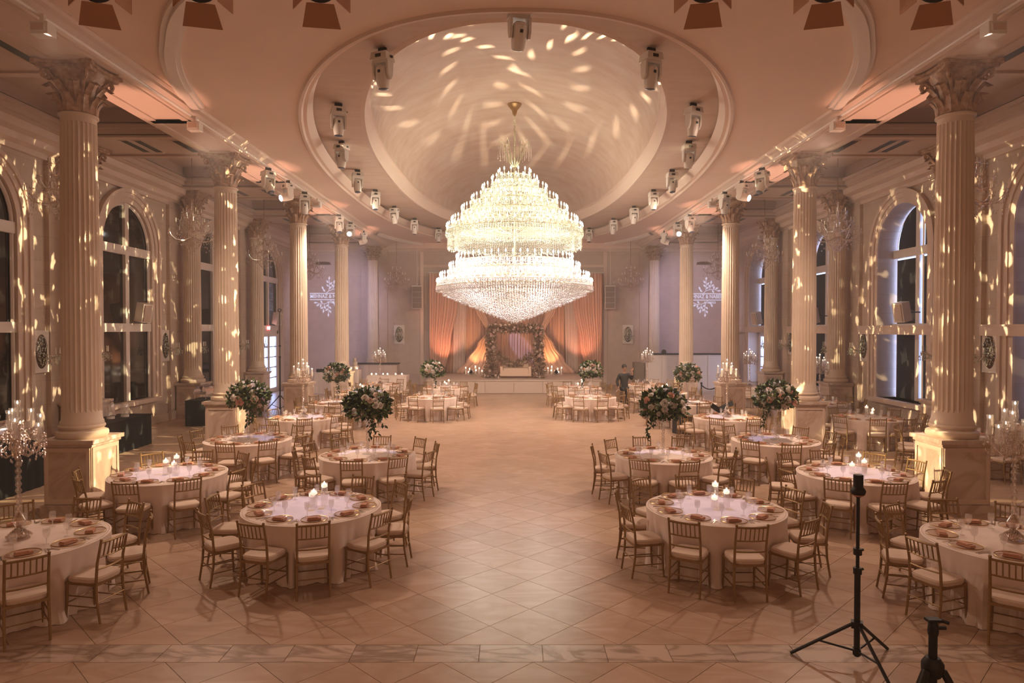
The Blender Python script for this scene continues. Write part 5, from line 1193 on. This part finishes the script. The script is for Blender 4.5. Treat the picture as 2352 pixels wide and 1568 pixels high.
jk = [(0, 0, .90, .175, .13), (0, 0, 1.12, .155, .125), (0, .01, 1.34, .175, .125), (0, .01, 1.44, .11, .09), (-.19, .01, 1.39, .075), (-.285, .02, 1.15, .062), (-.26, -.06, .93, .05), (.19, .01, 1.39, .075), (.305, -.02, 1.21, .062), (.275, -.17, 1.40, .05), (0, 0, .74, .18, .13)]
skin('jacket', jk, [(0, 1), (1, 2), (2, 3), (2, 4), (4, 5), (5, 6), (2, 7), (7, 8), (8, 9), (0, 10)], 'black_suit', pr)
tr_ = [(0, 0, .92, .14, .11), (-.095, 0, .84, .10), (-.105, -.02, .48, .075), (-.105, .02, .09, .065), (.095, 0, .84, .10), (.105, -.06, .50, .075), (.115, .11, .12, .065)]
skin('trousers', tr_, [(0, 1), (1, 2), (2, 3), (0, 4), (4, 5), (5, 6)], 'black_suit', pr)
skin('shoe', [(-.105, .05, .045, .045, .04), (-.105, -.12, .04, .045, .035), (-.105, -.2, .035, .03, .025)], [(0, 1), (1, 2)], 'black', pr); skin('shoe', [(.115, .13, .09, .045, .04), (.115, -.02, .045, .045, .035), (.115, -.08, .035, .03, .025)], [(0, 1), (1, 2)], 'black', pr)
obj('hair', MB().ball((0, .015, 1.715), .108, 12, 1.0), 'hair', pr)
for sx, base, up in ((1, (.26, -.205, 1.535), 1), (-1, (-.25, -.085, .83), -1)):      # palms and fingers
    hj = [(base[0], base[1], base[2], .03, .022), (base[0], base[1] - .005, base[2] + up * .05, .04, .02)]; he = [(0, 1)]
    for f in range(4):
        x = base[0] - .033 + .022 * f; L = (.065, .078, .072, .055)[f]; hj += [(x, base[1] - .006, base[2] + up * .075, .0095), (x + .006 * (f - 1.5), base[1] - .012, base[2] + up * (.085 + L), .008)]; he += [(1, len(hj) - 2), (len(hj) - 2, len(hj) - 1)]
    hj += [(base[0] - sx * .05, base[1] - .01, base[2] + up * .045, .011), (base[0] - sx * .068, base[1] - .02, base[2] + up * .085, .009)]; he += [(0, len(hj) - 2), (len(hj) - 2, len(hj) - 1)]
    skin('hand', hj, he, 'skin', pr, 1)
fc = MB(); fc.ball((0, -.115, 1.665), .016, 6, 1.5)
for sx in (-1, 1): fc.ball((sx * .033, -.098, 1.69), .012, 6)
obj('face_features', fc, 'skin', pr); obj('mouth', MB().box(-.025, .025, -.103, -.09, 1.622, 1.632), 'napkin_rose', pr)
for sx in (-1, 1): obj('ear', MB().ball((sx * .088, .0, 1.675), .025, 6, 1.4), 'skin', pr)
# ================================================================== BEAMS OF THE STAGE LIGHTS
def beam_from(sg, y, z=ZR - .95, a=5.2): return (X0 + sg * (ring_pt(y) if a is None else min(ring_pt(y), a)), y, z)
for sg in (-1, 1):
    for j, y in enumerate(COLY):                                   # pedestals lit from the rail across the hall
        spot('pedestal_beam', (X0 - sg * 6.9, y + (.9 if j else 1.8), ZS - .75), (X0 + sg * 7.40, y, .72), 16000, (1, .78, .42), 5.2, .25, .04)
    for y0, y1, wt in ((15.85, 18.5, 900), (22.4, 25.0, 700)):      # patterned beams over columns and walls
        spot('pattern_beam', beam_from(-sg, y0), (X0 + sg * 9.8, y1, 3.6), wt * 27, (1, .82, .48), 40, .4, .015, None, ('dapple', 30, 2.2, .59))
    spot('pattern_beam', beam_from(-sg, 19.0), (X0 + sg * 7.79, COLY[0], 3.4), 23000, (1, .82, .48), 26, .4, .015, None, ('dapple', 40, 2.2, .59))
    spot('dome_pattern', (X0 + sg * 2.75, 12.75, ZR - 1.05), (X0 + sg * 2.1, 19.6, 10.4), 15000, (1, .88, .62), 44, .2, .012, None, ('ring', .23, 24, 7, .034))
    spot('corner_wash', (X0 + sg * 7.02, 32.1, ZS - .75), (X0 + sg * 10.4, BACK, 4.2), 1000, (.74, .66, 1), 58, .8, .08)
for (key, tx, ty, ph, phrase, centre) in TABS:
    if key[0] == 'A' or ty > 23 or key in ('L1', 'R1'): continue
    sg = -1 if tx < 0 else 1; hy = max(12.9, min(ty + 1.5, 30))
    spot('table_pin', (X0 + sg * min(ring_pt(hy), abs(tx) + .3), hy, ZR - .95), (tx, ty, .77), 800, (.42, .50, 1), 10, .25, .04)
for sg in (-1, 1):
    for j, y in enumerate(COLY):
        uplight('added soffit uplight on the floor behind the %s column of the %s row' % (BN[j], 'left' if sg < 0 else 'right'), X0 + sg * 7.75, y + .62, 0, (X0 + sg * 7.80, y + 2.0, ZS), 1900, (1, .50, .34), 21, 'added uplights behind the columns')  # uplights added to turn the beam soffits pink, source unknown
spot('dome_pattern', (X0, 10.9, ZR - .9), (X0, 18.6, 10.7), 15000, (1, .88, .62), 40, .2, .012, None, ('ring', .21, 26, -7, .034))
spot('arch_beam', (X0 - 3.7, 35.25, ZR - .9), (X0 + .12, 38.7, 2.55), 2200, (.50, .52, 1), 8, .3, .03)
# ================================================================== HAZE
HAZE = .0042
hm = bpy.data.materials.new('haze'); hm.use_nodes = True; nt = hm.node_tree; nt.nodes.remove(nt.nodes['Principled BSDF'])
vol = nt.nodes.new('ShaderNodeVolumeScatter'); vol.inputs['Density'].default_value = HAZE; vol.inputs['Color'].default_value = (1, .92, .88, 1); vol.inputs['Anisotropy'].default_value = .2
nt.links.new(vol.outputs[0], nt.nodes['Material Output'].inputs['Volume'])
hz = obj('haze', MB().box(X0 - 13.4, X0 + 13.4, FRONT - 3, BACK + .6, -.3, 12), None, None, label='thin smoke haze hanging in the hall air', cat='haze', kind='stuff'); hz.data.materials.append(hm)
